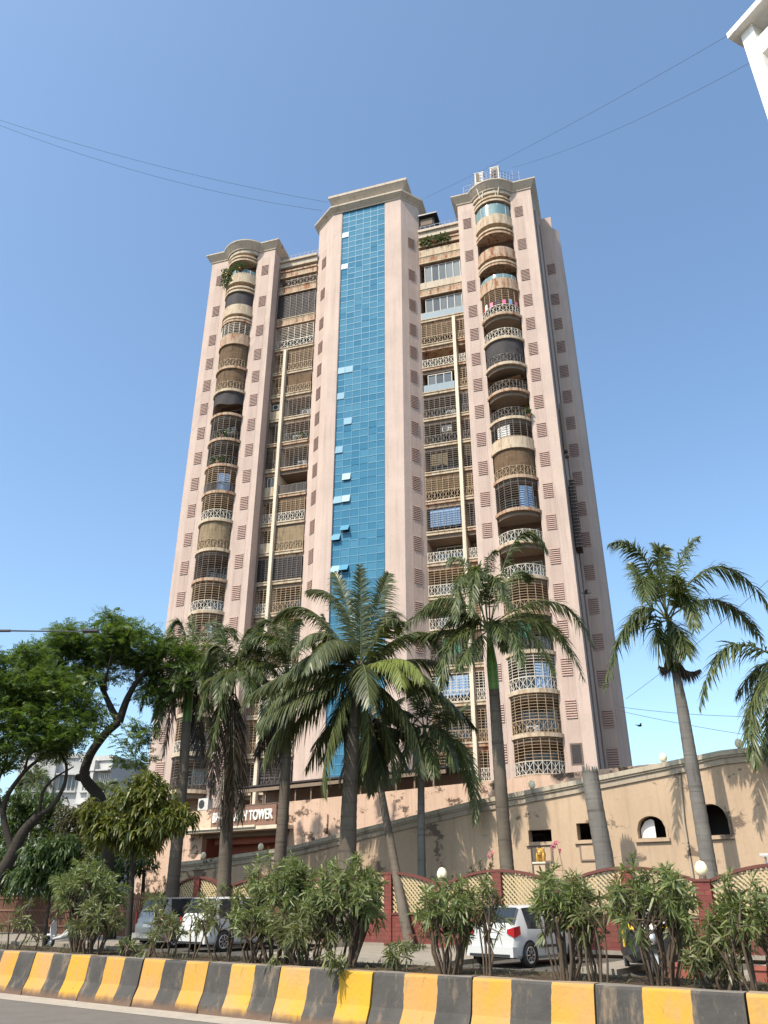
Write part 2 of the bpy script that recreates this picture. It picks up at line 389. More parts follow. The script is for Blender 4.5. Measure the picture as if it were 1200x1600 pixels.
sheet('parking_apron', -27.8, -20.2, 24.9, 27.9, .002, LANE); sheet('parking_apron', -13.1, -9.2, 24.9, 27.9, .002, LANE); sheet('parking_apron', -8.15, -5.5, 24.9, 27.9, .002, LANE)
sheet('compound_ground', -80, 60, 28.2, 36.4, .01, SOIL)

# ------------------------------------------------------------------ the tower (local: x along the front, y into the building)
tower = thing('apartment_tower', 'tall pink apartment tower with a strip of blue glass up its middle and curved balconies', 'building', TW_O, ROT_TW)
FZ = [8.75, 11.4, 14.3, 17.05, 19.85, 22.6, 25.4, 28.1, 30.9, 33.6, 36.3, 39.0, 41.7, 44.4, 47.0, 49.9, 53.6, 57.7]
ZT = 62.2
RB = (9.13, 12.45); LB = (-16.9, -13.75)           # bay limits
mb = MB()
def wing(x0, x1, b0, b1, side):
    mb.box(x0, b0, 0, 1.6, 0, ZT, PINK); mb.box(b1, x1, 0, 1.6, 0, ZT, PINK)
    mb.box(x0, x1, 1.6, 15, 0, ZT, PINK)
wing(7.45, 14.5, *RB, 1); wing(-19.0, -11.75, *LB, -1)
mb.prism([(14.5, .5), (14.9, 4), (14.9, 14), (14.5, 14)], 0, ZT - .4, PINK2)  # same paint as the wings, darkened here to put the side's shade into colour
mb.box(15.95, 16.02, 4.35, 4.9, 0, 60.9, PINK); mb.box(14.86, 15.0, 3.9, 4.0, 0, ZT - .1, PINK)
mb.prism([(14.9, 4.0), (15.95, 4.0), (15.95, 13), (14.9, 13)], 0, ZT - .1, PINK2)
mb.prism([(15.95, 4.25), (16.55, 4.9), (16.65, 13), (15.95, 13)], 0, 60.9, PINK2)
obj('wing_wall', mb, tower)
mb = MB()                                            # the central shaft
SH = [(-7.6, 1.6), (-5.45, 0), (1.75, 0), (3.15, 1.6)]
mb.prism([SH[0], SH[1], (-4.5, 0), (-4.5, 1.6)], 0, 65.45, PINK)
mb.prism([(.1, 1.6), (.1, 0), SH[2], SH[3]], 0, 65.45, PINK)
mb.box(-4.5, .1, 0, 1.6, 65.05, 65.45, PINK)
mb.prism([(-7.6, 1.6), (3.15, 1.6), (3.15, 14), (-7.6, 14)], 0, 65.45, PINK)
obj('shaft_wall', mb, tower)
mb = MB()                                            # recess walls
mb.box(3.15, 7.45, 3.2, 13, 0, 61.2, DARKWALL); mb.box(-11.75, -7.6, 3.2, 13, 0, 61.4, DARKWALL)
obj('recess_wall', mb, tower)

def sweep(mb, path, prof, mat, mat2=None):
    """profile (outward offset, z) swept with mitres along an open plan path (outward = right hand side of travel)"""
    n = len(path); nrm = []
    for i in range(n):
        a = Vector(path[max(i - 1, 0)]); b = Vector(path[i]); c = Vector(path[min(i + 1, n - 1)])
        d1 = (b - a).normalized() if i > 0 else (c - b).normalized(); d2 = (c - b).normalized() if i < n - 1 else d1
        n1 = Vector((d1.y, -d1.x)); n2 = Vector((d2.y, -d2.x)); m = (n1 + n2)
        m = m / max(m.dot(n1), .35); nrm.append(m)
    v = [(path[i][0] + nrm[i].x * o, path[i][1] + nrm[i].y * o, z) for i in range(n) for o, z in prof]
    k = len(prof); f = [(i * k + j, (i + 1) * k + j, (i + 1) * k + j + 1, i * k + j + 1) for i in range(n - 1) for j in range(k - 1)]
    mb.add(v, f, mat)
def arc(b0, b1, sag, y=0.0, n=12):
    c = (b1 - b0) / 2; r = (c * c + sag * sag) / (2 * sag); cy = y - sag + r; cx = (b0 + b1) / 2; a = math.asin(min(1, c / r))
    return [(cx + r * math.sin(-a + 2 * a * i / n), cy - r * math.cos(-a + 2 * a * i / n)) for i in range(n + 1)]
CORN = [(0, ZT - .12), (.08, ZT - .08), (.10, ZT + .02), (.50, ZT + .60), (.54, ZT + .64), (.54, ZT + .78), (.4, ZT + .80), (-.6, ZT + .80)]
mb = MB()
sweep(mb, [(7.45, 6), (7.45, 0)] + arc(RB[0] - .25, RB[1] + .25, 1.0) + [(14.5, 0), (14.5, 4.2), (14.5, 9)], CORN, CREAM)
mb.box(7.45, 14.5, 0, 14, ZT, ZT + .3, SOFFIT); mb.prism(arc(RB[0] - .2, RB[1] + .2, .97), ZT - .5, ZT + .1, CREAM)
obj('roof_cornice', mb, tower)
mb = MB()
sweep(mb, [(-19.0, 9), (-19.0, 0)] + arc(LB[0] - .25, LB[1] + .25, 1.0) + [(-11.75, 0), (-11.75, 6)], CORN, CREAM)
mb.box(-19, -11.75, 0, 14, ZT, ZT + .3, SOFFIT); mb.prism(arc(LB[0] - .2, LB[1] + .2, .97), ZT - .5, ZT + .1, CREAM)
obj('roof_cornice', mb, tower)
mb = MB()                                            # cornice of the shaft and the cap above it
sweep(mb, [(-7.6, 6), (-7.6, 1.6), (-5.45, 0), (1.75, 0), (3.15, 1.6), (3.15, 6)], [(0, 64.95), (.06, 64.97), (.08, 65.1), (.46, 65.5), (.5, 65.54), (.5, 65.72), (-.5, 65.74)], CREAM)
mb.box(-5.4, 1.9, .8, 9, 65.45, 67.2, CREAM)
sweep(mb, [(-5.4, 9), (-5.4, .2), (1.9, .2), (1.9, 9)], [(-.6, 65.74), (0, 65.76), (.04, 66.35), (.5, 67.05), (.56, 67.1), (.56, 67.4), (-.6, 67.42)], CREAM)
mb.box(-5.3, 1.8, .3, 9, 67.1, 67.38, CREAM)
obj('shaft_cap', mb, tower)
for x0, x1, z in ((3.15, 7.45, 61.2), (-11.75, -7.6, 61.4)):   # recess roof edges
    mb = MB(); mb.box(x0, x1, 1.35, 3.3, z - .75, z, CREAM); mb.box(x0, x1, 1.15, 1.45, z - .12, z + .16, CREAM)
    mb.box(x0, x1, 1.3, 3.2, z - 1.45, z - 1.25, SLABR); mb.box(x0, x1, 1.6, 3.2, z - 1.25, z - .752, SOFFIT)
    obj('roof_edge', mb, tower)
    mb = MB()
    for k in range(9): x = x0 + .15 + k * (x1 - x0 - .3) / 8; mb.bar((x, 1.6, z), (x, 1.6, z + .95), .04, RAILB)
    for h in (.32, .62, .95): mb.bar((x0 + .05, 1.6, z + h), (x1 - .05, 1.6, z + h), .04, RAILB)
    obj('roof_railing', mb, tower)
mb = MB(); mb.box(3.25, 4.7, 1.7, 3.1, 61.38, 63.4, NETD); mb.box(3.2, 5.1, 1.3, 3.3, 63.4, 63.55, BLACKP)
mb.box(3.4, 4.55, 1.66, 1.69, 62.4, 63.2, SOFFIT); obj('roof_shed', mb, tower)
mb = MB()
for i in range(14):
    a = arc(8.9, 12.7, .9, -.42, 13)[i]; mb.bar((a[0], a[1], ZT + .85), (a[0], a[1], ZT + 2.0), .045, RAILB)
for h in (1.2, 1.6, 2.0):
    q = arc(8.9, 12.7, .9, -.42, 13)
    for i in range(13): mb.bar((*q[i], ZT + h), (*q[i + 1], ZT + h), .035, RAILB)
mb.bar((8.2, -.3, ZT + .8), (8.2, -.3, ZT + 1.9), .05, RAILB); mb.bar((13.6, -.3, ZT + .8), (13.6, -.3, ZT + 2.3), .05, RAILB); mb.bar((13.0, -.3, ZT + .8), (13.0, -.3, ZT + 2.6), .05, RAILB)
for h in (1.3, 1.85): mb.bar((8.2, -.3, ZT + h), (8.9, -.42, ZT + h), .035, RAILB); mb.bar((12.7, -.42, ZT + h), (13.6, -.3, ZT + h), .035, RAILB)
obj('roof_railing', mb, tower)

# blue curtain wall
mb = MB(); cw = 4.6 / 6; z = 9.0; rows = []
while z < 65.0: rows.append(z); z += .70
rnd = random.Random(4)
OPEN = {(0, 372), (0, 418), (0, 580), (1, 578), (0, 616), (1, 654), (0, 700), (1, 747), (0, 787), (1, 785), (0, 836), (1, 833), (0, 888), (1, 886)}
def tower_uz(px, py, y=.1):
    n = Vector((math.sin(R(17)), math.cos(R(17)), 0)); r = ray(px, py); o = Vector((0, 0, CAM_H)); k = (TW_O + n * y - o).dot(n) / r.dot(n)
    q = o + r * k - TW_O; e = Vector((math.cos(R(17)), -math.sin(R(17)), 0)); return q.dot(e), q.z
opens = {}
for c, py in OPEN:
    u, zz = tower_uz(528 + 11 * c, py); opens[(c, int((zz - 9.0) / .70))] = 1
for i, z in enumerate(rows):
    for c in range(6):
        x = -4.5 + c * cw
        if (c, i) in opens: mb.quad((x, .16, z), (x + cw, .16, z), (x + cw, .16, z + .70), (x, .16, z + .70), DARKEDGE); continue
        t = rnd.uniform(-.004, .004); t2 = rnd.uniform(-.005, .005)
        zc = z + (.26 if rnd.random() < .93 else .02)
        mb.quad((x + .01, .10 + t, z + .02), (x + cw - .01, .10 - t, z + .02), (x + cw - .01, .10 - t + t2, z + .69), (x + .01, .10 + t + t2, z + .69), GLASSB)
cwall = obj('glass_curtain_wall', mb, tower)
mb = MB(); rnd = random.Random(9)
for z in rows:
    for c in range(6):
        if rnd.random() < .93: x = -4.5 + c * cw; mb.box(x + .02, x + cw - .02, .082, .112, z - .05, z + .04, MULL)
for c in range(7): x = -4.5 + c * cw; mb.box(x - .025, x + .025, .075, .11, 9, 65.05, MULL if 0 < c else DARKEDGE)
mb.box(-4.5, -4.43, .03, .1, 9, 65.05, DARKEDGE); mb.box(-4.5, .1, .02, .1, 65.0, 65.05, DARKEDGE); mb.box(.04, .1, .03, .1, 9, 65.05, DARKEDGE)
obj('mullion_grid', mb, cwall)
for (c, i) in opens:
    x = -4.5 + c * cw; z = rows[i] if i < len(rows) else 64; a = rnd.uniform(8, 16) if i > 30 else rnd.uniform(18, 34)
    if i > 36: a = rnd.uniform(2, 4.5)
    dy = math.sin(R(a)) * .68; dz = math.cos(R(a)) * .68; mb = MB()
    v = [(x + .02, .07, z + .69), (x + cw - .02, .07, z + .69), (x + cw - .02, .07 - dy, z + .69 - dz), (x + .02, .07 - dy, z + .69 - dz)]
    w = [(p[0], p[1] + .04, p[2] - .01) for p in v]
    mb.add(v + w, [(3, 2, 1, 0)], PANE); mb.add(v + w, [(4, 5, 6, 7), (0, 1, 5, 4), (1, 2, 6, 5), (2, 3, 7, 6), (3, 0, 4, 7)], DARKEDGE)
    obj('open_pane', mb, cwall)

# ventilation louvres, and the shallow panels they sit in
def vent_mesh():
    mb = MB(); mb.box(-.37, .37, -.012, .0, -.64, .64, VENTD)
    for k in range(8):
        z = -.58 + k * .165; mb.add([(-.36, -.014, z), (.36, -.014, z), (.36, -.06, z - .05), (-.36, -.06, z - .05), (-.36, -.014, z + .055), (.36, -.014, z + .055), (.36, -.06, z + .005), (-.36, -.06, z + .005)],
                                   [(4, 7, 6, 5), (3, 2, 6, 7), (0, 1, 2, 3), (0, 3, 7, 4), (1, 5, 6, 2)], VENTM)
    return mb.mesh('vent')
VM = vent_mesh()
mb = MB(); vents = []
def vent_col(x, y, ang, zs, w=.47):
    c, s = math.cos(ang), math.sin(ang); th = .014
    a = Vector((x - c * w, y - s * w, 0)); b = Vector((x + c * w, y + s * w, 0)); n = Vector((s, -c, 0)) * th
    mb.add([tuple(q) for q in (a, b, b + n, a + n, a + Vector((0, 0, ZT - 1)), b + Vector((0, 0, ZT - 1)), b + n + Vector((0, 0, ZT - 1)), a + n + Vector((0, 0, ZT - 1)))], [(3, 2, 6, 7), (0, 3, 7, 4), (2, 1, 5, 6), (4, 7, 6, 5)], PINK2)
    for z in zs: vents.append((x + n.x, y + n.y, z, ang))
vz = [z + 1.85 for z in FZ]
ca = math.atan2(1.6, 1.4)
al = math.atan2(-1.6, 2.15)
vent_col(13.2, 0, 0, vz[1:]); vent_col(8.3, 0, 0, vz); vent_col(-17.9, 0, 0, vz); vent_col(-12.75, 0, 0, vz)
vent_col(2.5, .86, ca, vz[3:]); vent_col(-6.6, .86, al, vz[5:], .4); vent_col(15.42, 4.0, 0, vz[:17], .45)
obj('vent_panel', mb, tower)
vents.sort(key=lambda q: q[2])
hid = [q for q in vents if q[2] > 57.5 or (q[0] > 15 and q[2] > 49)]
big = [q for q in vents if q not in hid][:100]
for x, y, z, a in big:
    o = obj('vent', VM, tower, (x, y, z)); o.rotation_euler.z = a
rest = [q for q in vents if q not in big]
mb = MB()
for x, y, z, a in rest:
    mt = Matrix.Translation((x, y, z)) @ Matrix.Rotation(a, 4, 'Z')
    for p in VM.polygons:
        mb.add([tuple(mt @ VM.vertices[i].co) for i in p.vertices], [tuple(range(len(p.vertices)))], VM.materials[p.material_index])
o = obj('upper_vents', mb, tower); o['kind'] = 'stuff'
mb = MB(); mb.box(12.85, 13.65, -.03, .012, 9.6, 11.0, WFRAMED); mb.box(12.95, 13.55, -.035, -.03, 9.7, 10.9, NETD); obj('meter_door', mb, tower)
mb = MB()                                             # drain pipes
for x, y in ((14.62, 1.2), (14.85, 3.2), (-11.65, 1.2)): mb.tube([(x, y, 2), (x, y, 60.5)], .055, DARKWALL, 6)
obj('drain_pipe', mb, tower)
mb = MB(); mb.box(14.75, 15.15, 1.2, 2.6, 25.5, 31.2, NETD)
for k in range(20): z = 25.5 + k * .3; mb.box(14.7, 15.18, 1.15, 1.18, z, z + .04, BARD); mb.box(15.16, 15.2, 1.15, 2.6, z, z + .04, BARD)
obj('window_cage', mb, tower)
mb = MB(); mb.box(14.72, 14.95, 1.3, 2.4, 34, 38.5, BARD); mb.box(14.72, 15.0, 1.5, 2.0, 33.6, 33.8, DARKWALL); obj('window_cage', mb, tower)

# ---- balconies
def xrail(mb, q, z0, h, mat, vert=False):
    n = len(q) - 1
    for zz in (z0 + .05, z0 + h): 
        for i in range(n): mb.bar((*q[i], zz), (*q[i + 1], zz), .04, mat)
    for i in range(0, n + 1, 2 if n > 6 else 1): mb.bar((*q[i], z0), (*q[i], z0 + h + .06), .035, mat)
    st = 2 if n > 6 else 1
    for i in range(0, n, st):
        a, b = q[i], q[min(i + st, n)]
        if vert:
            for k in range(1, 6): x = a[0] + (b[0] - a[0]) * k / 6; y = a[1] + (b[1] - a[1]) * k / 6; mb.bar((x, y, z0), (x, y, z0 + h), .025, mat)
        else:
            mb.bar((*a, z0 + .08), (*b, z0 + h - .03), .03, mat); mb.bar((*b, z0 + .08), (*a, z0 + h - .03), .03, mat)
            mx, my = (a[0] + b[0]) / 2, (a[1] + b[1]) / 2; mb.bar((mx, my, z0), (mx, my, z0 + h), .03, mat)
def grille(mb, q, z0, z1, mat, dens=.19, verts=True):
    z = z0
    while z < z1:
        for i in range(len(q) - 1): mb.bar((*q[i], z), (*q[i + 1], z), .03, mat)
        z += dens
    if verts:
        for i in range(len(q)): mb.bar((*q[i], z0), (*q[i], z1), .035, mat)
def sheetcurve(mb, q, z0, z1, mat, sag=0):
    n = len(q)
    v = []
    for i, (x, y) in enumerate(q):
        t = i / (n - 1); b = z0 + sag * math.sin(t * 9 + z0) * .5; m = .05 * math.sin(t * 21 + z1)
        v += [(x, y + m * .5, b), (x, y + m, (b + z1) / 2), (x, y, z1)]
    mb.add(v, [(i * 3 + j, (i + 1) * 3 + j, (i + 1) * 3 + j + 1, i * 3 + j + 1) for i in range(n - 1) for j in (0, 1)], mat, True)
def window(par, x0, x1, y, z0, z1, n=3, fr=WFRAME, bars=False, rnd=random):
    mb = MB(); w = (x1 - x0) / n
    for i in range(n): t = rnd.uniform(-.02, .02); mb.quad((x0 + i * w, y + t, z0), (x0 + i * w + w, y - t, z0), (x0 + i * w + w, y - t, z1), (x0 + i * w, y + t, z1), WGLASS)
    for i in range(n + 1): mb.box(x0 + i * w - .03, x0 + i * w + .03, y - .07, y + .03, z0, z1, fr)
    mb.box(x0 - .03, x1 + .03, y - .072, y + .03, z1, z1 + .06, fr); mb.box(x0 - .03, x1 + .03, y - .072, y + .03, z0 - .06, z0, fr)
    if bars:
        for k in range(1, 8): x = x0 + (x1 - x0) * k / 8; mb.bar((x, y - .1, z0), (x, y - .1, z1), .02, fr)
    return obj('window', mb, par)
def aircon(par, x, y, z):
    mb = MB(); mb.box(x - .42, x + .42, y, y + .32, z, z + .6, ACW)
    mb.lathe([(0, 0), (.23, 0)], (0, 0, 0), BLACKP, 14)
    k = 2 * 14
    for i in range(len(mb.v) - k, len(mb.v)): p = mb.v[i]; mb.v[i] = (x - .12 + p[0], y - .012, z + .3 + p[1])
    for j in range(5): mb.bar((x + .2, y - .015, z + .1 + j * .1), (x + .38, y - .015, z + .1 + j * .1), .02, STEEL)
    return obj('air_conditioner', mb, par)
def plants(mb_list, x0, x1, y, z, n, hang, seed):
    r = np.random.default_rng(seed); k = n
    Pb = np.stack([r.uniform(x0, x1, k), y + r.normal(0, .14, k), z + r.uniform(-hang, .55, k)], 1)
    D = _unit(r.normal(0, 1, (k, 3)) + np.array([0, -.5, .2])); N = r.normal(0, 1, (k, 3))
    mb_list.append(leaf_geo(Pb, D, N, r.uniform(.2, .42, k), r.uniform(.08, .16, k), .3))
def potted(x0, x1, y, z, n, hang, seed, label, mat=None):
    l = []; plants(l, x0, x1, y, z, n, hang, seed)
    t = thing('balcony_plant', label, 'plant', TW_O + Matrix.Rotation(ROT_TW, 3, 'Z') @ Vector((0, 0, 0)), ROT_TW, 'plants on the tower balconies')
    V, F = join_geo(l); obj('foliage', np_mesh('foliage', V, F, mat or L_BUSH), t)
    mb = MB(); mb.lathe([(.0, 0), (.16, 0), (.22, .3), (.18, .3)], ((x0 + x1) / 2, y, z - .32), TERRA, 10); obj('pot', mb, t)

def bay(b0, b1, i, spec, seed):
    z = FZ[i]; zt = FZ[i + 1] if i + 1 < len(FZ) else ZT - .4; rnd = random.Random(seed)
    q = arc(b0 - .12, b1 + .12, 1.1, 0, 14); qi = arc(b0 + .02, b1 - .02, 1.02, 0, 14)
    mb = MB(); sl = SLABR if 'r' in spec else SLAB; hi = i >= 15
    mb.prism(q + [(b1 + .12, -.003), (b1 - .002, -.003), (b1 - .002, 1.598), (b0 + .002, 1.598), (b0 + .002, -.003)], z - .02, z + .24, sl)
    qb = arc(b0 + .1, b1 - .1, .85, 0, 12)
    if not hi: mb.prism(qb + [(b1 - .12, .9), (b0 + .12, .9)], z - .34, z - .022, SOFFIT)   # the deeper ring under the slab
    if hi or 'p' in spec:                              # solid curved parapet
        hp = 1.0 if hi else .8
        qo = arc(b0 - .05, b1 + .05, 1.06, 0, 14); sweep(mb, qo, [(0, z + .24), (.0, z + .22 + hp), (-.14, z + .22 + hp), (-.14, z + .24)], sl)
    bal = obj('balcony', mb, tower)
    if hi:                                             # extra bands over the tall top floors
        for d in ((1.35, .9) if i > 15 else (1.1, .75)):
            qq = arc(b0 - .1, b1 + .1, 1.1, 0, 14); top = zt - d + .35
            mb = MB(); mb.prism(qq + [(b1 - .003, 0.3), (b0 + .003, 0.3)], top - .22, top, sl if d > 1 else SLAB); obj('curved_band', mb, bal)
    c0, c1 = z + .24, zt - .34
    if hi: c1 = zt - 1.3
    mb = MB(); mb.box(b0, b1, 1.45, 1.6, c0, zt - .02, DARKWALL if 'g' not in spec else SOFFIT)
    obj('back_wall', mb, bal)
    if 'w' in spec or rnd.random() < .8: window(bal, b0 + .55, b1 - .35, 1.42, c0 + (.1 if 'd' in spec else .65), c1 - .35, rnd.choice((3, 4)), WFRAME, rnd=rnd)
    rm = {'W': RAILW, 'T': RAILT, 'D': RAILD}
    for k, m in rm.items():
        if k in spec: mb = MB(); xrail(mb, qi, c0, .85, m, 'V' in spec); obj('railing', mb, bal)
    if 'G' in spec or 'g' in spec or 'H' in spec:
        m = RAILD if 'g' in spec else RAILW if 'H' in spec else RAILT
        mb = MB(); grille(mb, qi[::2], c0 + (.9 if any(k in spec for k in 'WTD') else .05), c1 + .3, m, .2); obj('security_grille', mb, bal)
    qs = arc(b0 + .08, b1 - .08, .95, 0, 14)
    if 'B' in spec or 'b' in spec: mb = MB(); sheetcurve(mb, qs, c0 + (.1 if 'B' in spec else rnd.uniform(.7, 1.1)), c1 + .32, BLINDT if 't' in spec else BLIND, .06); obj('bamboo_blind', mb, bal)
    if 'N' in spec: mb = MB(); sheetcurve(mb, qs, c0 + .05, c1 + .3, NETD, .05); obj('shade_net', mb, bal)
    if 'n' in spec: mb = MB(); sheetcurve(mb, qs, c0 + 1.1, c1 + .3, NETD, .3); obj('shade_net', mb, bal)
    if 'E' in spec: mb = MB(); sheetcurve(mb, qs[2:9], c0 + .8, c1 - .1, GREENC, .2); obj('curtain', mb, bal)
    if 'C' in spec: mb = MB(); sheetcurve(mb, qs[3:8], c0 + .7, c1 - .15, WHITEC, .15); obj('curtain', mb, bal)
    if 'U' in spec: mb = MB(); sheetcurve(mb, qs[8:13], c0 + .1, c1 - .35, BLUEC, .1); obj('curtain', mb, bal)
    if 'L' in spec:
        for k in range(7): mb = MB(); sheetcurve(mb, qi[1 + k * 2 - (k > 0):3 + k * 2 - (k > 0)], c0 + .85, c0 + 1.35 + .1 * (k % 2), [TAIL, WHITEC, PINKF, NETD, PINKF, BLUEC, PINKF][k], .2); obj('laundry', mb, bal)
    if 'K' in spec or 'k' in spec:                     # curved glass screen
        mb = MB(); sheetcurve(mb, qs, c0 + .9, c0 + (2.4 if 'K' in spec else 1.5), TEAL); 
        for j in range(0, 15, 3): mb.bar((*qs[j], c0 + .9), (*qs[j], c0 + 2.4 if 'K' in spec else c0 + 1.5), .03, RAILW)
        obj('glass_screen', mb, bal)
    if 'A' in spec: aircon(bal, b0 + rnd.uniform(1.3, 2.4), .2, c0 + rnd.choice((.1, 1.2)))
    if 'S' in spec:                                    # stretched sheet under the ceiling
        mb = MB(); mb.quad((b0 + .15, .1, c1 - .5), (b1 - .5, -.7, c1 - .75), (b1 - .4, .9, c1 - .2), (b0 + .5, 1.2, c1 - .1), BLINDT); obj('ceiling_sheet', mb, bal)
    return bal
#        from the ground up; letters: rail W/T/D, grille G/g/H, blind B/b(t), net N/n, curtain E/C/U, K glass, A aircon, L laundry, p parapet, r rust
RSPEC = ['WGr', 'TGA', 'WHUw', 'DEgw', 'GTr', 'Wwd', 'WwdA', 'gUwr', 'TBr', 'gCpT', 'DwdA', 'DSwr', 'DNS', 'Wwd', 'WLGr', 'kwr', 'rw', 'Kw']
LSPEC = ['Dg', 'WG', 'TGb', 'WGr', 'TGtL', 'WGA', 'gwr', 'TBt', 'WG', 'DGUVr', 'DgrwS', 'DgAr', 'rwAn', 'TB', 'TBr', 'WHr', 'Nw', 'kw']
for i in range(18): bay(*RB, i, RSPEC[i], 100 + i); bay(*LB, i, LSPEC[i], 200 + i)

def recess(x0, x1, i, spec, seed, name='recess_balcony', yf=1.4):
    z = FZ[i]; zt = FZ[i + 1] if i + 1 < len(FZ) else 59.9; rnd = random.Random(seed); hi = i >= 14
    sl = SLABR if 'r' in spec else SLAB; mb = MB()
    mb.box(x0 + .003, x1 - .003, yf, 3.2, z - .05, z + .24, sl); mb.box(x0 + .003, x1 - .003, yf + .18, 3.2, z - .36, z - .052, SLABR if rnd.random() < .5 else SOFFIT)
    mb.box(x0 + .003, x1 - .003, yf - .06, yf + .1, z + .18, z + .27, SLAB)
    if 'p' in spec: mb.box(x0 + .003, x1 - .003, yf + .02, yf + .16, z + .27, z + 1.15, sl)
    bal = obj(name, mb, tower); c0, c1 = z + .27, zt - .36; q = [(x0 + .06 + (x1 - x0 - .12) * k / 6, yf + .05) for k in range(7)]
    if x1 - x0 < 2: q = [(x0 + .06 + (x1 - x0 - .12) * k / 3, yf + .05) for k in range(4)]
    if hi and x1 - x0 > 3.5: mb = MB(); mb.box(x0 + .003, x1 - .003, yf, yf + 1.6, c1 - .3, c1 + .4, SLABR); mb.box(x0, x1, yf - .08, yf, c1 - .35, c1 - .25, SLAB); obj('lintel_band', mb, bal); c1 -= .5
    wide = x1 - x0 > 2
    yw = 3.12 if not 'f' in spec else yf + .25
    if hi and x1 - x0 > 3.5 and 'f' in spec: mb = MB(); mb.box(x0 + .003, x1 - .003, yf + .08, yf + .3, c0, c0 + .85, CREAM); obj('spandrel', mb, bal)
    window(bal, x0 + (.5 if wide else .3), x1 - (.35 if wide else .2), yw, c0 + (.9 if hi and 'f' in spec else .15 if 'd' in spec else .7), c1 - (.1 if hi else .2), (3 if wide else 2) + (2 if x1 - x0 > 3.5 else 0), WFRAME, rnd=rnd)
    for k, m in {'W': RAILW, 'T': RAILT, 'D': RAILD}.items():
        if k in spec: mb = MB(); xrail(mb, q, c0, .85, m, 'V' in spec); obj('railing', mb, bal)
    if 'G' in spec or 'g' in spec or 'H' in spec:
        m = RAILD if 'g' in spec else RAILW if 'H' in spec else RAILT
        mb = MB(); grille(mb, q, c0 + (.9 if any(k in spec for k in 'WTD') else .05), c1, m, .2); obj('security_grille', mb, bal)
    qs = [(a, b + .08) for a, b in q]
    if 'B' in spec or 'b' in spec: mb = MB(); sheetcurve(mb, qs, c0 + (.05 if 'B' in spec else rnd.uniform(.6, 1.2)), c1 + .1, BLINDT if 't' in spec else BLIND, .05); obj('bamboo_blind', mb, bal)
    if 'N' in spec: mb = MB(); sheetcurve(mb, qs, c0 + .05, c1, NETD, .05); obj('shade_net', mb, bal)
    if 'E' in spec: mb = MB(); sheetcurve(mb, qs[2:6], c0 + .8, c1 - .1, GREENC, .2); obj('curtain', mb, bal)
    if 'C' in spec: mb = MB(); sheetcurve(mb, qs[1:5], c0 + .6, c1 - .3, BLINDT, .5); obj('curtain', mb, bal)
    if 'U' in spec: mb = MB(); mb.quad((x0 + .3, yf + .3, c0 + .5), (x1 - .2, yf + .3, c0 + .5), (x1 - .2, yf + .3, c1 - .1), (x0 + .3, yf + .3, c1 - .1), BLUEC); obj('curtain', mb, bal)
    if 'k' in spec: mb = MB(); mb.quad((x0 + .1, yf + .06, c0 + .1), (x1 - .1, yf + .06, c0 + .1), (x1 - .1, yf + .06, c0 + .8), (x0 + .1, yf + .06, c0 + .8), GLRAIL); obj('glass_screen', mb, bal)
    if 'A' in spec: aircon(bal, (x0 + x1) / 2 + rnd.uniform(-.2, .9 if wide else .1), yf + .4, c0 + rnd.choice((.1, .2, 1.3)))
    return bal
RW_ = ['WG', 'TGr', 'WHUw', 'DEg', 'Ww', 'WGw', 'Wd', 'gU', 'TGbr', 'gC', 'DgA', 'DgwA', 'dkf', 'Wdr', 'TGb', 'dkf', 'f', 'pAf']
RN_ = ['WGr', 'TGr', 'WHw', 'Dgb', 'TGb', 'WG', 'Wdr', 'gr', 'TGb', 'gbr', 'Dg', 'DgN', 'TGr', 'Wr', 'TGr']
LW_ = ['DgN', 'WG', 'TGb', 'WG', 'TG', 'TG', 'gNwf', 'BtT', 'WGb', 'DdVr', 'gAr', 'DgAr', 'Ag', 'TB', 'TGB', 'WHd', 'gN', 'Dgdr']
LN_ = ['Dg', 'TG', 'TG', 'WG', 'TG', 'WG', 'gN', 'Gp', 'WG', 'pf', 'Dgb', 'gdr', 'pA', 'TG', 'TG']
for i in range(18):
    if i < 15:
        recess(3.15, 6.15, i, RW_[i], 300 + i); recess(6.42, 7.45, i, RN_[i], 400 + i, 'utility_balcony')
        recess(-10.3, -7.6, i, LW_[i], 500 + i); recess(-11.75, -10.55, i, LN_[i], 600 + i, 'utility_balcony')
    else: recess(3.15, 7.45, i, RW_[i], 300 + i); recess(-11.75, -7.6, i, LW_[i], 500 + i)
for x in (6.15, -10.55): mb = MB(); mb.box(x, x + .27, 1.12, 3.2, 2, 49.75, CREAM2); obj('divider_fin', mb, tower)

potted(-17.1, -15.9, -.75, 59.4, 420, 1.7, 1, 'long green plant trailing over the topmost curved balcony of the left wing')
potted(-15.5, -14.6, -1.0, 59.5, 160, .2, 2, 'small bushy plant behind the glass rail of the topmost left wing balcony')
potted(3.3, 6.3, 1.3, 59.6, 420, .35, 3, 'row of leafy plants hanging in the top recess balcony beside the shaft')
potted(12.0, 12.5, -.2, 36.9, 70, .2, 4, 'round green plant on the right end of a middle balcony of the right wing')
potted(-15.6, -14.6, -.8, 39.6, 90, .2, 5, 'green plant on a middle balcony of the left wing beside an air conditioner')
potted(-15.9, -14.7, -.8, 36.9, 120, .2, 6, 'plants along a dark caged balcony in the middle of the left wing')
potted(-8.6, -7.9, 1.6, 39.5, 60, .2, 7, 'small plant in a left recess balcony beside the shaft')
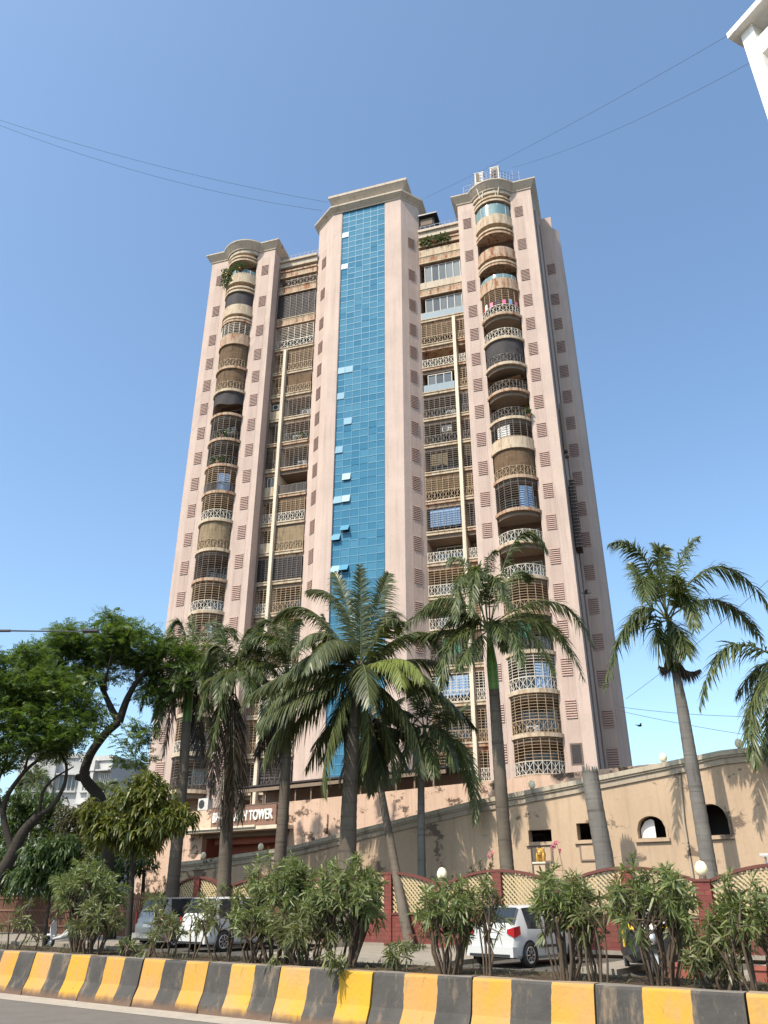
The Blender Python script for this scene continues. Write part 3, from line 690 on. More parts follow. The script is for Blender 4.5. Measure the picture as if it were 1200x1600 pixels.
# rooftop outdoor units on the right wing
for k, (x, lab) in enumerate(((9.9, 'white rooftop cooling unit on a bracket over the right wing cornice, the lower one'), (11.4, 'taller white rooftop cooling unit on splayed struts over the right wing cornice'))):
    t = thing('cooling_unit', lab, 'cooling unit', TW_O + Matrix.Rotation(ROT_TW, 3, 'Z') @ Vector((x, -1.15, ZT + .75)), ROT_TW, 'cooling units on the tower roof')
    mb = MB(); mb.box(-.42, .42, 0, .55, .25, 1.55 + .25 * k, ACW); mb.box(-.47, .47, -.03, .6, 1.55 + .25 * k, 1.64 + .25 * k, ACW); obj('casing', mb, t)
    mb = MB(); mb.box(-.30, .30 if k else .0, -.02, 0, .4, 1.45 + .25 * k, BARD)
    for j in range(8): mb.box(-.31, .31 if k else .02, -.04, -.021, .42 + j * .14, .46 + j * .14, BARD)
    obj('fan_grille', mb, t)
    mb = MB()
    for a in (-.45, .45): mb.bar((a, 0, .3), (a * .2, .35, -1.5), .09, CREAM2); mb.bar((a, 0, .3), (a, .9, .3), .07, CREAM2)
    obj('bracket', mb, t)

# ------------------------------------------------------------------ podium, entrance and sign (street frame, at root rotated -35 deg)
def street_thing(name, label, cat, s, t, z=0, group=None): return thing(name, label, cat, P(s, t, z), ROT_ST, group)
pod = thing('podium_building', 'peach podium with a stained parapet and entrance canopy below the tower', 'building', (0, 0, 0), ROT_ST)
def slab_poly(mb, pts, y0, y1, mat):
    """upright slab from an outline in (s, z)"""
    n = len(pts); v = [(s, y0, z) for s, z in pts] + [(s, y1, z) for s, z in pts]
    mb.add(v, [tuple(range(n)), tuple(range(2 * n - 1, n - 1, -1))] + [(i, n + i, n + (i + 1) % n, (i + 1) % n) for i in range(n)], mat)
def zt_pod(s): return 6.70 + (s + 44.5) * .0125
mb = MB()
# entrance recess between s=-38.8 and -32.6 below the canopy (z < 5.15)
slab_poly(mb, [(-44.6, 0), (-39.3, 0), (-39.3, zt_pod(-39.3)), (-44.6, zt_pod(-44.6))], 36.5, 36.9, PEACH)
slab_poly(mb, [(-32.7, 0), (-2, 0), (-2, zt_pod(-2)), (-32.7, zt_pod(-32.7))], 36.5, 36.9, PEACH)
slab_poly(mb, [(-39.3, 5.35), (-32.7, 5.35), (-32.7, zt_pod(-32.7)), (-39.3, zt_pod(-39.3))], 36.5, 36.9, PEACH)
mb.box(-44.6, -44.2, 36.9, 50, 0, 6.6, PEACH); mb.box(-32.7, -32.3, 36.28, 36.5, 4.2, 6.3, PEACH)
obj('wall', mb, pod)
mb = MB(); mb.box(-44.2, 6, 36.9, 50, 5.5, 5.8, SOFFIT); obj('deck', mb, pod)
mb = MB(); mb.box(-40.4, -31.9, 35.6, 36.5, 5.36, 5.56, CREAM2); mb.box(-40.2, -34.0, 35.5, 35.62, 5.5, 5.62, CREAM2); mb.box(-39.3, -32.7, 36.5, 37.2, 5.1, 5.348, SOFFIT); obj('canopy', mb, pod)
mb = MB(); mb.box(-39.3, -32.7, 38.2, 38.4, 0, 5.1, REDWALL); mb.box(-39.5, -39.3, 36.9, 38.2, 0, 5.1, REDWALL); mb.box(-32.7, -32.5, 36.9, 38.2, 0, 5.1, REDWALL); mb.box(-38.9, -33, 37.2, 37.4, 4.75, 5.1, REDWALL); obj('entrance_wall', mb, pod)
mb = MB()
slab_poly(mb, [(-45.0, 6.55), (-44.6, 6.55), (-44.6, 0), (-45.6, 0)], 36.8, 37.4, PEACH); obj('pilaster', mb, pod)
mb = MB(); mb.box(-29.6, -29.35, 36.38, 36.498, 5.1, 6.0, PEACH); obj('pilaster', mb, pod)
mb = MB()                                              # dark deck shelter and posts behind the parapet
for k in range(12): s = -37.5 + k * 1.25; mb.box(s, s + .09, 38.6, 38.69, 5.8, 8.2, BARD)
mb.box(-38.5, -22.8, 38.4, 38.5, 7.9, 8.1, BARD); mb.box(-38.5, -22.8, 38.4, 41, 8.2, 8.3, NETD); mb.box(-38.5, -22.8, 40.8, 40.9, 5.8, 8.2, DARKWALL)
obj('shelter', mb, pod)
sg = street_thing('sign_board', 'brown name board with raised white capitals above the entrance canopy', 'sign', -35.8, 36.47, 6.22)
mb = MB(); mb.box(-2.72, 2.64, -.12, 0, -.56, .60, SIGNB); mb.box(-2.76, 2.68, -.14, -.121, -.60, -.55, WFRAMED); mb.box(-2.76, 2.68, -.14, -.121, .58, .64, WFRAMED); obj('board', mb, sg)
fc = bpy.data.curves.new('lettering', 'FONT'); fc.body = 'BHAGIRATH TOWER'; fc.size = .78; fc.extrude = .05; fc.align_x = 'CENTER'; fc.align_y = 'CENTER'; fc.offset = .012; fc.space_character = 1.0
fo = bpy.data.objects.new('lettering', fc); COL.objects.link(fo); bpy.context.view_layer.update()
fm = bpy.data.meshes.new_from_object(fo.evaluated_get(bpy.context.evaluated_depsgraph_get())); bpy.data.objects.remove(fo)
fm.materials.clear(); fm.materials.append(SIGNW); xs = [v.co.x for v in fm.vertices]; k = 4.95 / (max(xs) - min(xs)); mx = (max(xs) + min(xs)) / 2
for v in fm.vertices: v.co.x = (v.co.x - mx) * k
lo = obj('lettering', fm, sg, (-.03, -.17, 0)); lo.rotation_euler.x = R(90)
acu = street_thing('air_conditioner', 'white outdoor air conditioner unit sitting on the podium wall beside the sign', 'air conditioner', -39.6, 36.75, zt_pod(-39.6))
mb = MB(); mb.box(-.45, .45, -.2, .2, .04, .74, ACW); mb.lathe([(0, 0), (.26, 0)], (0, 0, 0), BLACKP, 14)
for i in range(len(mb.v) - 28, len(mb.v)): p = mb.v[i]; mb.v[i] = (-.12 + p[0], -.215, .39 + p[1])
obj('casing', mb, acu); mb = MB(); mb.box(-.4, -.3, -.2, .2, 0, .04, STEEL); mb.box(.3, .4, -.2, .2, 0, .04, STEEL); obj('foot', mb, acu)

BAND = plaster('weathered_band', (.36, .30, .23), (.11, .085, .065), .95, patch=.35, patchcol=(.10, .08, .06))
# ------------------------------------------------------------------ ramp wall with openings
RAMP = [(-36, 3.5), (-34.1, 3.58), (-32.2, 3.72), (-28.0, 4.02), (-23.9, 4.62), (-17.6, 5.5), (-11.2, 6.16), (-7.0, 6.62), (-5.0, 6.66), (14, 6.7)]
def rz(s):
    for (a, za), (b, zb) in zip(RAMP, RAMP[1:]):
        if a <= s <= b: return za + (zb - za) * (s - a) / (b - a)
    return RAMP[-1][1] if s > 0 else RAMP[0][1]
ramp = thing('ramp_building', 'long beige car ramp wall rising to the right with stained coping and dark openings', 'building', (0, 0, 0), ROT_ST)
def arch_open(a, b, z0, zs, top):                       # opening with a segmental arched head
    c = (a + b) / 2; h = (b - a) / 2
    return (a, b, z0, lambda s: zs + (top - zs) * math.sqrt(max(0, 1 - ((s - c) / h) ** 2)) , 10)
OPN = [(-15.12, -14.1, 3.81, lambda s: 4.27, 1), (-13.0, -11.95, 3.81, lambda s: 4.44, 1), arch_open(-10.55, -9.48, 3.78, 4.12, 4.56), arch_open(-8.3, -7.2, 3.78, 4.3, 4.86), (-4.2, -3.2, 3.78, lambda s: 4.5, 1), (-1.2, 0, 3.78, lambda s: 4.5, 1)]
T0, T1 = 32.0, 32.35
def wallz(s): return rz(s) - .42
mb = MB(); bk = sorted(set([-36.0, 14.0] + [s for s, _ in RAMP] + [o[0] + (o[1] - o[0]) * k / o[4] for o in OPN for k in range(o[4] + 1)]))
for a, b in zip(bk, bk[1:]):
    m = (a + b) / 2; hit = [o for o in OPN if o[0] < m < o[1]]
    if not hit: slab_poly(mb, [(a, 0), (b, 0), (b, wallz(b)), (a, wallz(a))], T0, T1, BEIGE)
    else:
        o = hit[0]; slab_poly(mb, [(a, 0), (b, 0), (b, o[2]), (a, o[2])], T0, T1, BEIGE)
        slab_poly(mb, [(a, o[3](a)), (b, o[3](b)), (b, wallz(b)), (a, wallz(a))], T0, T1, BEIGE)
obj('wall', mb, ramp)
mb = MB()                                               # coping and its moulded band
for (a, za), (b, zb) in zip(RAMP, RAMP[1:]):
    slab_poly(mb, [(a, za - .42), (b, zb - .42), (b, zb - .2), (a, za - .2)], T0 - .07, T1 + .02, BAND)
    slab_poly(mb, [(a, za - .2), (b, zb - .2), (b, zb - .12), (a, za - .12)], T0 - .13, T1 + .03, BAND)
    slab_poly(mb, [(a, za - .12), (b, zb - .12), (b, zb + .06), (a, za + .06)], T0 - .18, T1 + .08, COPING)
obj('coping', mb, ramp)
mb = MB()
for (a, za), (b, zb) in zip(RAMP, RAMP[1:]): slab_poly(mb, [(a, za - 1.1), (b, zb - 1.1), (b, zb - .9), (a, za - .9)], T1 + .003, 36.45, SOFFIT)
mb.box(-36, 14, 35.6, 35.8, 0, 2.0, SOFFIT); obj('deck', mb, ramp)
for o in OPN:
    mb = MB(); a, b, z0 = o[0], o[1], o[2]
    mb.box(a - .12, b + .12, T0 - .10, T0 - .002, z0 - .13, z0 - .003, BEIGE); mb.box(a + .002, b - .002, T0 + .2, T1 - .01, z0 + .001, z0 + .03, WFRAMED)
    if o[4] > 1:
        n = 12
        for k in range(n):
            s0 = a + (b - a) * k / n; s1 = a + (b - a) * (k + 1) / n
            slab_poly(mb, [(s0, o[3](s0)), (s1, o[3](s1)), (s1, o[3](s1) + .09), (s0, o[3](s0) + .09)], T0 - .03, T0 - .002, BEIGE)
        mb.box(a - .08, a, T0 - .03, T0 - .002, z0, o[3](a), BEIGE); mb.box(b, b + .08, T0 - .03, T0 - .002, z0, o[3](b), BEIGE)
    mb.box(a + .01, b - .01, T1 + 1.2, T1 + 1.25, z0 - .3, z0 + 1.2, NETD)
    w = obj('window_opening', mb, ramp)
mb = MB(); slab_poly(mb, [(-10.5, 3.8), (-9.95, 3.8), (-9.95, 4.42), (-10.06, 4.48), (-10.3, 4.4), (-10.5, 4.12)], T0 + .25, T0 + .27, WHITEC); obj('white_board', mb, ramp)
for s in (-15.05, -12.95): mb = MB(); mb.box(s, s + .95, T0 - .05, T0 - .002, 3.05, 3.68, DARKWALL); mb.box(s + .08, s + .87, T0 - .06, T0 - .051, 3.1, 3.6, BEIGE); obj('blocked_window', mb, ramp)
mb = MB(); rnd = random.Random(3)                       # a pipe and cracks of fallen plaster by the arched windows
mb.tube([(-8.75, T0 - .06, .2), (-8.75, T0 - .06, 4.3), (-8.62, T0 - .06, 6.1)], .05, COPING, 6); obj('drain_pipe', mb, ramp)

def globe(name, label, p, r, group, mat=GLOBE):
    t = thing('globe_lamp', label, 'lamp', p, 0, group)
    mb = MB(); mb.lathe([(r * .55, .0), (r * .6, .05), (r * .35, .09)], (0, 0, 0), WFRAMED, 12); obj('base', mb, t)
    mb = MB(); mb.lathe([(r * .42, .07), (r * .82, .07 + r * .35), (r, .07 + r * .95), (r * .92, .07 + r * 1.5), (r * .55, .07 + r * 2.1), (0, .07 + r * 2.3)], (0, 0, 0), mat, 16); obj('shade', mb, t)
    return t
for px, py, lab in ((1156, 1172, 'cream globe lamp on the flat right end of the ramp coping'), (1037, 1193, 'cream globe lamp on the ramp coping left of the leaning royal palm'), (831, 1236, 'cream globe lamp on the ramp coping right of the green-shafted palm'), (406, 1330, 'white globe lamp on the lower ramp coping under the entrance canopy'), (316, 1345, 'faded globe lamp at the low left end of the ramp coping')):
    q = on_t(px, py, 32.1); s = q.dot(E1); globe('globe_lamp', lab, P(s, 32.15, rz(s) + .055), .15, 'globe lamps on the ramp coping')
for k, s in enumerate((-5.9, -5.35)):
    t = street_thing('floodlight', ('small white floodlight on a thin post by the ramp wall, the left of two', 'small white floodlight on a thin post by the ramp wall, the right of two')[k], 'floodlight', s, 30.5, 0, 'floodlights by the ramp wall')
    mb = MB(); mb.tube([(0, 0, 0), (0, 0, 3.0)], .03, STEEL, 6); obj('post', mb, t)
    mb = MB(); mb.box(-.14, .14, -.12, .06, 3.0, 3.07, ACW); mb.box(-.11, .11, -.10, .04, 2.97, 2.999, CHROME); obj('lamp_head', mb, t)

# ------------------------------------------------------------------ compound wall: brick base, piers, arched lattice panels
cwl = thing('compound_wall', 'red brick compound wall with cream lattice panels under arched maroon caps', 'wall', (0, 0, 0), ROT_ST)
DIPS = [-31.9, -28.5, -21.8, -17.0, -12.2, -7.4, -2.6, 2.2, 7.0]
T = 28.0
mb = MB(); mb.box(DIPS[0], DIPS[-1], T, T + .25, .1, 1.18, BRICK); mb.box(DIPS[0], DIPS[-1], T - .04, T + .29, 1.18, 1.25, CAPM); mb.box(DIPS[0], DIPS[-1], T - .05, T - .002, .1, .22, PAVE); obj('brick_base', mb, cwl)
for a, b in zip(DIPS, DIPS[1:]):
    top = lambda s: 2.12 + .52 * (1 - ((s - (a + b) / 2) / ((b - a) / 2)) ** 2)
    x0, x1 = a + .24, b - .24; mb = MB(); sp = .165; w = .055
    for sg_ in (1, -1):                                # diagonal slats clipped to the arch
        k0 = (x0 - 3.0) if sg_ > 0 else x0; c = x0 - 1.6
        while c < x1 + 1.6:
            pts = []
            for j in range(41):
                z = 1.25 + 1.45 * j / 40; s = c + sg_ * (z - 1.95)
                if x0 <= s <= x1 and z <= top(s) - .03: pts.append((s, z))
            if len(pts) > 1: mb.bar((pts[0][0], T + .10 + .03 * sg_, pts[0][1]), (pts[-1][0], T + .10 + .03 * sg_, pts[-1][1]), .028, LATT, w)
            c += sp
    obj('lattice_panel', mb, cwl)
    mb = MB(); n = 16
    for k in range(n):
        s0 = x0 + (x1 - x0) * k / n; s1 = x0 + (x1 - x0) * (k + 1) / n
        slab_poly(mb, [(s0, top(s0) - .04), (s1, top(s1) - .04), (s1, top(s1) + .05), (s0, top(s0) + .05)], T - .02, T + .27, CAPM)
    obj('arched_cap', mb, cwl)
    m = (a + b) / 2; mb = MB(); mb.box(m - .17, m + .17, T - .06, T + .31, .1, top(m) - .06, BRICK); obj('pier', mb, cwl)
for s in DIPS:
    mb = MB(); mb.box(s - .235, s + .235, T - .08, T + .36, .1, 2.2, BRICK); mb.box(s - .28, s + .28, T - .12, T + .40, 2.2, 2.27, CAPM); obj('pier', mb, cwl)
for s, lab in ((-7.4, 'egg-shaped cream globe lamp on the red brick pier near the leaning royal palm'), (-17.0, 'white globe lamp on a brick pier half hidden by the shrub behind the lattice'), (-28.5, 'globe lamp on the maroon pier by the two parked vans')):
    globe('globe_lamp', lab, P(s, T + .13, 2.28), .2, 'globe lamps on the compound wall piers')
# brown picket fence further left
fnc = thing('brown_fence', 'brown picket fence behind the oleanders at the far left', 'fence', (0, 0, 0), ROT_ST)
mb = MB()
for k in range(150): s = -51 + k * .125; mb.box(s, s + .07, T + .1, T + .14, .15, 2.0 + .05 * math.sin(k * 2.1), FENCEB)
obj('pickets', mb, fnc)
mb = MB()
for z in (.45, 1.15, 1.75): mb.box(-51.1, -32.2, T + .05, T + .099, z, z + .1, FENCEB)
obj('rail', mb, fnc); mb = MB(); mb.box(-51.1, -32.2, T - .05, T + .3, -.02, .15, BRICK); obj('plinth', mb, fnc)

# ------------------------------------------------------------------ median barrier: painted concrete blocks
JO = [-19.5, -17.8, -16.1, -14.33, -12.79, -11.15, -9.53, -7.72, -6.08, -4.35, -2.58, -.85, .9]
LABB = ['', 'far left barrier block, yellow in the middle, cut by the photo edge', 'barrier block painted yellow, black, yellow at the left, in front of the scooter', 'barrier block painted black, yellow, black, left of the silver van', 'barrier block painted yellow, black, yellow below the silver van, a leaf hanging over it',
        'barrier block painted black, yellow, black below the white van', 'barrier block painted yellow, black, yellow left of the plant shadow', 'black, yellow, black barrier block with the sharp shadow of a plant on it', 'yellow, black, yellow barrier block left of the white hatchback', 'black, yellow, black barrier block below the white hatchback', 'yellow, black, yellow barrier block below the auto rickshaw and red planter', 'black-ended barrier block at the right edge of the photo', '']
def barrier_mesh(L, mat):
    prof = [(-.19, 0), (-.17, .12), (-.08, .30), (-.02, .69), (0, .725), (.20, .725), (.22, .69), (.34, .3), (.48, .1), (.5, 0)]
    mb = MB(); n = 7; rnd = random.Random(int(L * 1000)); v = []
    for i in range(n):
        x = L * i / (n - 1)
        for j, (y, z) in enumerate(prof): e = .012 if 0 < i < n - 1 else .018; v.append((x, y + rnd.uniform(-e, e) * .5, z + (rnd.uniform(-e, e) * .5 if z > .05 else 0)))
    k = len(prof); mb.add(v, [(i * k + j, (i + 1) * k + j, (i + 1) * k + j + 1, i * k + j + 1) for i in range(n - 1) for j in range(k - 1)], mat)
    mb.add(v[:k], [tuple(range(k))], mat); mb.add(v[-k:], [tuple(range(k - 1, -1, -1))], mat); return mb
for i in range(1, len(JO) - 2):
    L = JO[i + 1] - JO[i] - .025; mb = barrier_mesh(L, BAR_Y if i % 2 == 0 else BAR_B)
    o = obj('barrier_block', mb); o.location = P(JO[i] + .012, 10.78 + .006 * ((i * 7) % 3 - 1)); o.rotation_euler.z = ROT_ST + .004 * ((i * 5) % 3 - 1)
    tag(o, LABB[i], 'barrier', 'painted concrete barrier blocks along the road')

# ------------------------------------------------------------------ the white building overhead on the right, and far buildings at the left
wb = thing('white_apartment_building', 'tall white building with an overhanging roof slab in the top right corner', 'building', (0, 0, 0), 0)
C0 = at(1157, 55, 27.5); C0.z = 0; d = Vector((.438, -.899, 0)); n2 = Vector((.899, .438, 0))   # along the facade toward the camera side, and into the building
ang = math.atan2(d.y, d.x); zr = at(1157, 55, 27.5).z
wb.location = C0; wb.rotation_euler.z = ang                                                     # local x along d, local y into the block
mb = MB(); LX, LY = 26, 16
mb.box(0, .75, 0, LY, 0, zr, WHITEB); mb.box(.75, LX, 1.4, LY, 0, zr, WHITEB)
z = zr
while z > 3: mb.box(.75, LX, .12, 1.4, z - 2.5, z - 1.2, WHITEB); z -= 3.0
mb.box(8, 9, 0, 1.1, 0, zr, WHITEB)
obj('wall', mb, wb)
mb = MB(); mb.box(-.45, LX, -.5, LY, zr, zr + .42, WHITEB); obj('roof_slab', mb, wb)
for k in range(3):
    for x in (1.0, 4.2, 10, 13.5): 
        mb = MB(); z = zr - 1.2 - 3 * k; mb.box(x, x + 2.2, 1.35, 1.398, z + .02, z + 1.1, WGLASS); mb.box(x - .05, x + 2.25, 1.33, 1.35, z + 1.1, z + 1.18, WFRAMED); mb.box(x + 1.07, x + 1.13, 1.32, 1.35, z, z + 1.1, WFRAMED); obj('window', mb, wb)
def far_block(px0, px1, pyt, Y, dep, mat, label, rot, wins):
    a = at(px0, pyt, Y); b = at(px1, pyt, Y); w = (b - a).length; h = a.z
    t = thing('far_building', label, 'building', (a.x, Y, 0), rot, 'pale blocks behind the trees at the left')
    mb = MB(); mb.box(0, w, 0, dep, 0, h, mat); mb.box(-.2, w + .2, -.2, dep, h, h + .5, mat); mb.box(w * .46, w * .56, -.7, 0, 0, h, mat); obj('wall', mb, t)
    for (x, z, ww, hh) in wins:
        mb = MB(); mb.box(x * w - .15, (x + ww) * w + .15, -.35, -.002, z * h - .2, z * h, mat); mb.box(x * w, (x + ww) * w, -.06, -.003, z * h, z * h + hh, WGLASS); mb.box(x * w - .3, (x + ww) * w + .3, -.8, -.002, z * h + hh + .1, z * h + hh + .25, mat)
        n = 4
        for k in range(n + 1): u = x * w + ww * w * k / n; mb.box(u - .05, u + .05, -.1, -.061, z * h, z * h + hh, WFRAME)
        obj('window', mb, t)
far_block(33, 136, 1183, 95, 14, GREYB, 'grey white apartment block with ribbon windows behind the trees at the left', R(6), [(.1, .78, .3, 1.6), (.1, .6, .3, 1.6), (.62, .78, .25, 1.6)])
far_block(128, 182, 1190, 88, 12, GREYB, 'narrower pale block right of the grey white one, behind the bent trunk', R(-14), [(.15, .8, .35, 1.8), (.15, .58, .35, 1.8), (.7, .8, .25, 1.8)])

# ------------------------------------------------------------------ palms
def V3(a): return np.array(a, dtype=float)
def bez(p0, pm, p2, n):
    c = 2 * pm - .5 * (p0 + p2); t = np.linspace(0, 1, n)[:, None]
    return p0 * (1 - t) ** 2 + 2 * c * t * (1 - t) + p2 * t * t
def frond(par, p0, pm, p2, mat, kind, seed, Lm=.8, nl=100, rmat=None):
    r = np.random.default_rng(seed); pts = bez(p0, pm, p2, 15)
    t = np.sort(np.concatenate([np.linspace(.10 if kind == 'coco' else .16, .995, nl)] * 2)); n = len(t)
    sg = np.where(np.arange(n) % 2 == 0, 1., -1.)
    t = np.clip(t + r.normal(0, .004, n), 0, 1)
    c = 2 * pm - .5 * (p0 + p2); tt = t[:, None]
    pos = p0 * (1 - tt) ** 2 + 2 * c * tt * (1 - tt) + p2 * tt * tt
    tan = _unit(2 * (1 - tt) * (c - p0) + 2 * tt * (p2 - c))
    ref = np.tile(V3((0, 0, 1)), (n, 1)); h = V3(p2 - p0); h[2] = 0
    if np.linalg.norm(h) < .5 * np.linalg.norm(p2 - p0): ref = np.tile(_unit(np.cross(V3((r.normal(), r.normal(), .2)), V3(p2 - p0))), (n, 1))
    side = _unit(np.cross(tan, ref)); up = np.cross(side, tan)
    e = r.normal(0, .55, n) if kind == 'royal' else r.normal(-.25, .13, n)
    f = .55 + .35 * t
    D = (side * (sg * np.cos(e))[:, None] + up * np.sin(e)[:, None]) * (1 - .35 * t)[:, None] + tan * f[:, None]
    prof = np.clip(np.sin(np.pi * np.clip(.10 + .86 * t, 0, 1)), .12, 1) ** .6 * (1 - .22 * t)
    L = Lm * prof * r.uniform(.72, 1.12, n) * np.where(r.random(n) < .07, .45, 1)
    N = up + side * (sg * .35)[:, None] + r.normal(0, .12, (n, 3))
    dr = r.uniform(.35, .8, n) if kind != 'coco' else r.uniform(.3, .75, n)
    if mat is L_DEAD: dr = dr + .6
    geo = leaf_geo(pos, D, N, L, (.058 if kind == 'royal' else .066) * r.uniform(.8, 1.2, n), dr, (0, .3, .66, 1), (.55, 1, .75, .06))
    me = np_mesh('frond', *geo, mat)
    mb = MB(); mb.tube([tuple(q) for q in pts], [.032 * (1 - .85 * i / 14) + .004 for i in range(15)], rmat or MIDRIB, 5)
    o = obj('frond', me, par); obj('midrib', mb, o); return o
def trunk_mb(pts, rad, mat, rings=True, n=12):
    mb = MB(); P_ = []; Rr = []
    for (a, b), (ra, rb) in zip(zip(pts, pts[1:]), zip(rad, rad[1:])):
        k = max(2, int((b - a).length / .16))
        for i in range(k): t = i / k; P_.append(a.lerp(b, t)); Rr.append((ra + (rb - ra) * t) * (1 + (.03 if rings and i % 2 else 0)))
    P_.append(pts[-1]); Rr.append(rad[-1]); mb.tube(P_, Rr, mat, n); return mb
def palm(label, tr, rad, Y, crown, fronds, kind='royal', mat=None, shaft=None, Lm=.8, seed=1, extra=0, flen=3.0, name='royal_palm', tmat=None, z0=0):
    pts = [at(q[0], q[1], Y + (q[2] if len(q) > 2 else 0)) for q in tr]; d = pts[0] - pts[1]; k = (pts[0].z - z0) / max(-d.z, .01)
    base = pts[0] + d * k; base.z = z0
    if (base - pts[0]).length < 6: pts = [base] + pts; rad = [rad[0] * 1.12] + rad
    t = thing(name, label, 'palm tree', base, 0, 'palms along the compound wall'); inv = lambda q: Vector(q) - base
    obj('trunk', trunk_mb([inv(p) for p in pts], rad, tmat or TRUNK), t)
    if shaft:
        sp = [inv(at(x, y, Y)) for x, y, _ in shaft]; obj('crownshaft', trunk_mb(sp, [r_ for *_, r_ in shaft], SHAFT, False), t)
    Y += crown[2] if len(crown) > 2 else 0; C = V3(inv(at(crown[0], crown[1], Y))); r = np.random.default_rng(seed)
    for i, fr in enumerate(fronds):
        (mx, my), (tx, ty), dY = fr[:3]; m = fr[3] if len(fr) > 3 else (mat or L_ROYAL)
        pm = V3(inv(at(mx, my, Y + dY * .55))); p2 = V3(inv(at(tx, ty, Y + dY)))
        frond(t, C + r.normal(0, .06, 3), pm, p2, m, kind, seed * 100 + i, 1.12 * Lm * (fr[4] if len(fr) > 4 else 1))
    if kind == 'coco':                                  # fibrous heart of the crown with a few nuts
        mb = MB(); rr = np.random.default_rng(seed + 7)
        for _ in range(26):
            d = _unit(rr.normal(0, 1, 3) + V3((0, 0, .5))); mb.tube([tuple(C - V3((0, 0, .45)) + d * .08), tuple(C + d * .38), tuple(C + d * V3((1, 1, .7)) * .85)], [.11, .08, .03], TRUNKB, 5)
        obj('crown_fibre', mb, t)
        for _ in range(7):
            a = rr.uniform(0, 6.28); c = C + V3((.36 * math.cos(a), .36 * math.sin(a), -.45 + rr.uniform(-.12, .12))); mb = MB(); mb.lathe([(.0, -.16), (.09, -.11), (.13, 0), (.10, .10), (.0, .15)], tuple(c), SHAFT if rr.random() < .5 else TRUNKB, 10); obj('coconut', mb, t)
    for i in range(extra):                              # fronds away from or towards the viewer
        a = r.uniform(0, 2 * math.pi); L = flen * r.uniform(.8, 1.1); el = r.uniform(-.2, .9)
        h = V3((math.cos(a), math.sin(a), 0)); pm = C + h * L * .5 * math.cos(el) + V3((0, 0, L * .5 * math.sin(el)))
        p2 = C + h * L * .92 + V3((0, 0, L * (math.sin(el) * .6 - .45)))
        frond(t, C, pm, p2, mat or L_ROYAL, kind, seed * 100 + 50 + i, Lm)
    return t
palm('leaning royal palm at the right with a grey trunk, its crown against blue sky', [(1112, 1380), (1096, 1285), (1080, 1190), (1066, 1105), (1056, 1050), (1048, 1000)], [.26, .245, .23, .20, .15, .10], 29.0, (1044, 968),
     [((1003, 868), (953, 850), -.8), ((1062, 880), (1092, 838), .6), ((1120, 885), (1206, 955), -.5), ((1122, 938), (1190, 998), .9), ((990, 960), (943, 1078), -.3), ((1012, 905), (1008, 938), -2.2), ((1072, 930), (1085, 985), -2.0), ((1060, 985), (1072, 1022), -1.4),
      ((1035, 880), (1020, 850), 1.5), ((1000, 905), (985, 880), 1.8), ((1025, 985), (1062, 1025), -1.0), ((1060, 925), (1052, 900), -2.2), ((1030, 880), (1040, 860), -1.0), ((1060, 1038), (1094, 1046), -.3, L_DEAD, .4), ((1045, 1032), (1030, 1040), -.3, L_DEAD, .4)],
     seed=1, extra=1, flen=2.4, shaft=[(1056, 1050, .16), (1050, 1010, .14), (1044, 968, .08)])
t = bpy.data.objects[-1] if False else None
stump = thing('palm_stump', 'crownless grey palm trunk broken off with a jagged top in front of the tower corner', 'palm tree', P(0, 0, 0), 0, 'palms along the compound wall')
pts = [at(948, 1375, 31), at(944, 1340, 31), at(930, 1262, 31), at(922, 1208, 31)]; b = pts[0].copy(); b.z = 0; stump.location = b
pts = [Vector((0, 0, 0))] + [p - b for p in pts[1:]]; mb = trunk_mb(pts, [.34, .33, .31, .30], TRUNK, True, 16)
n = 16; ring = mb.v[-n:] ; rnd = random.Random(5)
for k in range(n):
    p = Vector(ring[k]); q = Vector(ring[(k + 1) % n]); hgt = rnd.uniform(.05, .38); mid = (p + q) / 2 + Vector((0, 0, hgt)); ins = (pts[-1] - mid) * .12; ins.z = 0
    mb.add([p, q, mid, mid + ins], [(0, 1, 2), (1, 0, 3)], TRUNK)
obj('trunk', mb, stump)
palm('tall royal palm with a bright green crownshaft in front of the right wing', [(792, 1352), (786, 1280), (779, 1180), (772, 1078)], [.27, .26, .25, .22], 33.2, (764, 985),
     [((806, 843), (856, 862), -.6), ((735, 890), (700, 878), .8), ((725, 900), (712, 970), -2.4), ((748, 890), (735, 960), -2.6), ((695, 935), (626, 992), -.8), ((700, 985), (640, 1000), .8), ((705, 1005), (690, 1075), -1.2), ((735, 1010), (715, 1045), -2.2),
      ((862, 940), (927, 1010), -.5), ((850, 975), (912, 1062), -.9), ((835, 960), (893, 1020), 1.2), ((820, 985), (868, 1052), -1.6), ((795, 980), (815, 1040), -2.4), ((800, 900), (830, 905), 2.0), ((760, 890), (775, 862), 1.4), ((770, 905), (800, 950), -2.5), ((705, 950), (660, 960), 1.6)],
     shaft=[(772, 1078, .23), (769, 1040, .24), (765, 1000, .13), (764, 982, .08)], seed=2, extra=4, flen=2.5, tmat=TRUNKB)
YC = 35.0
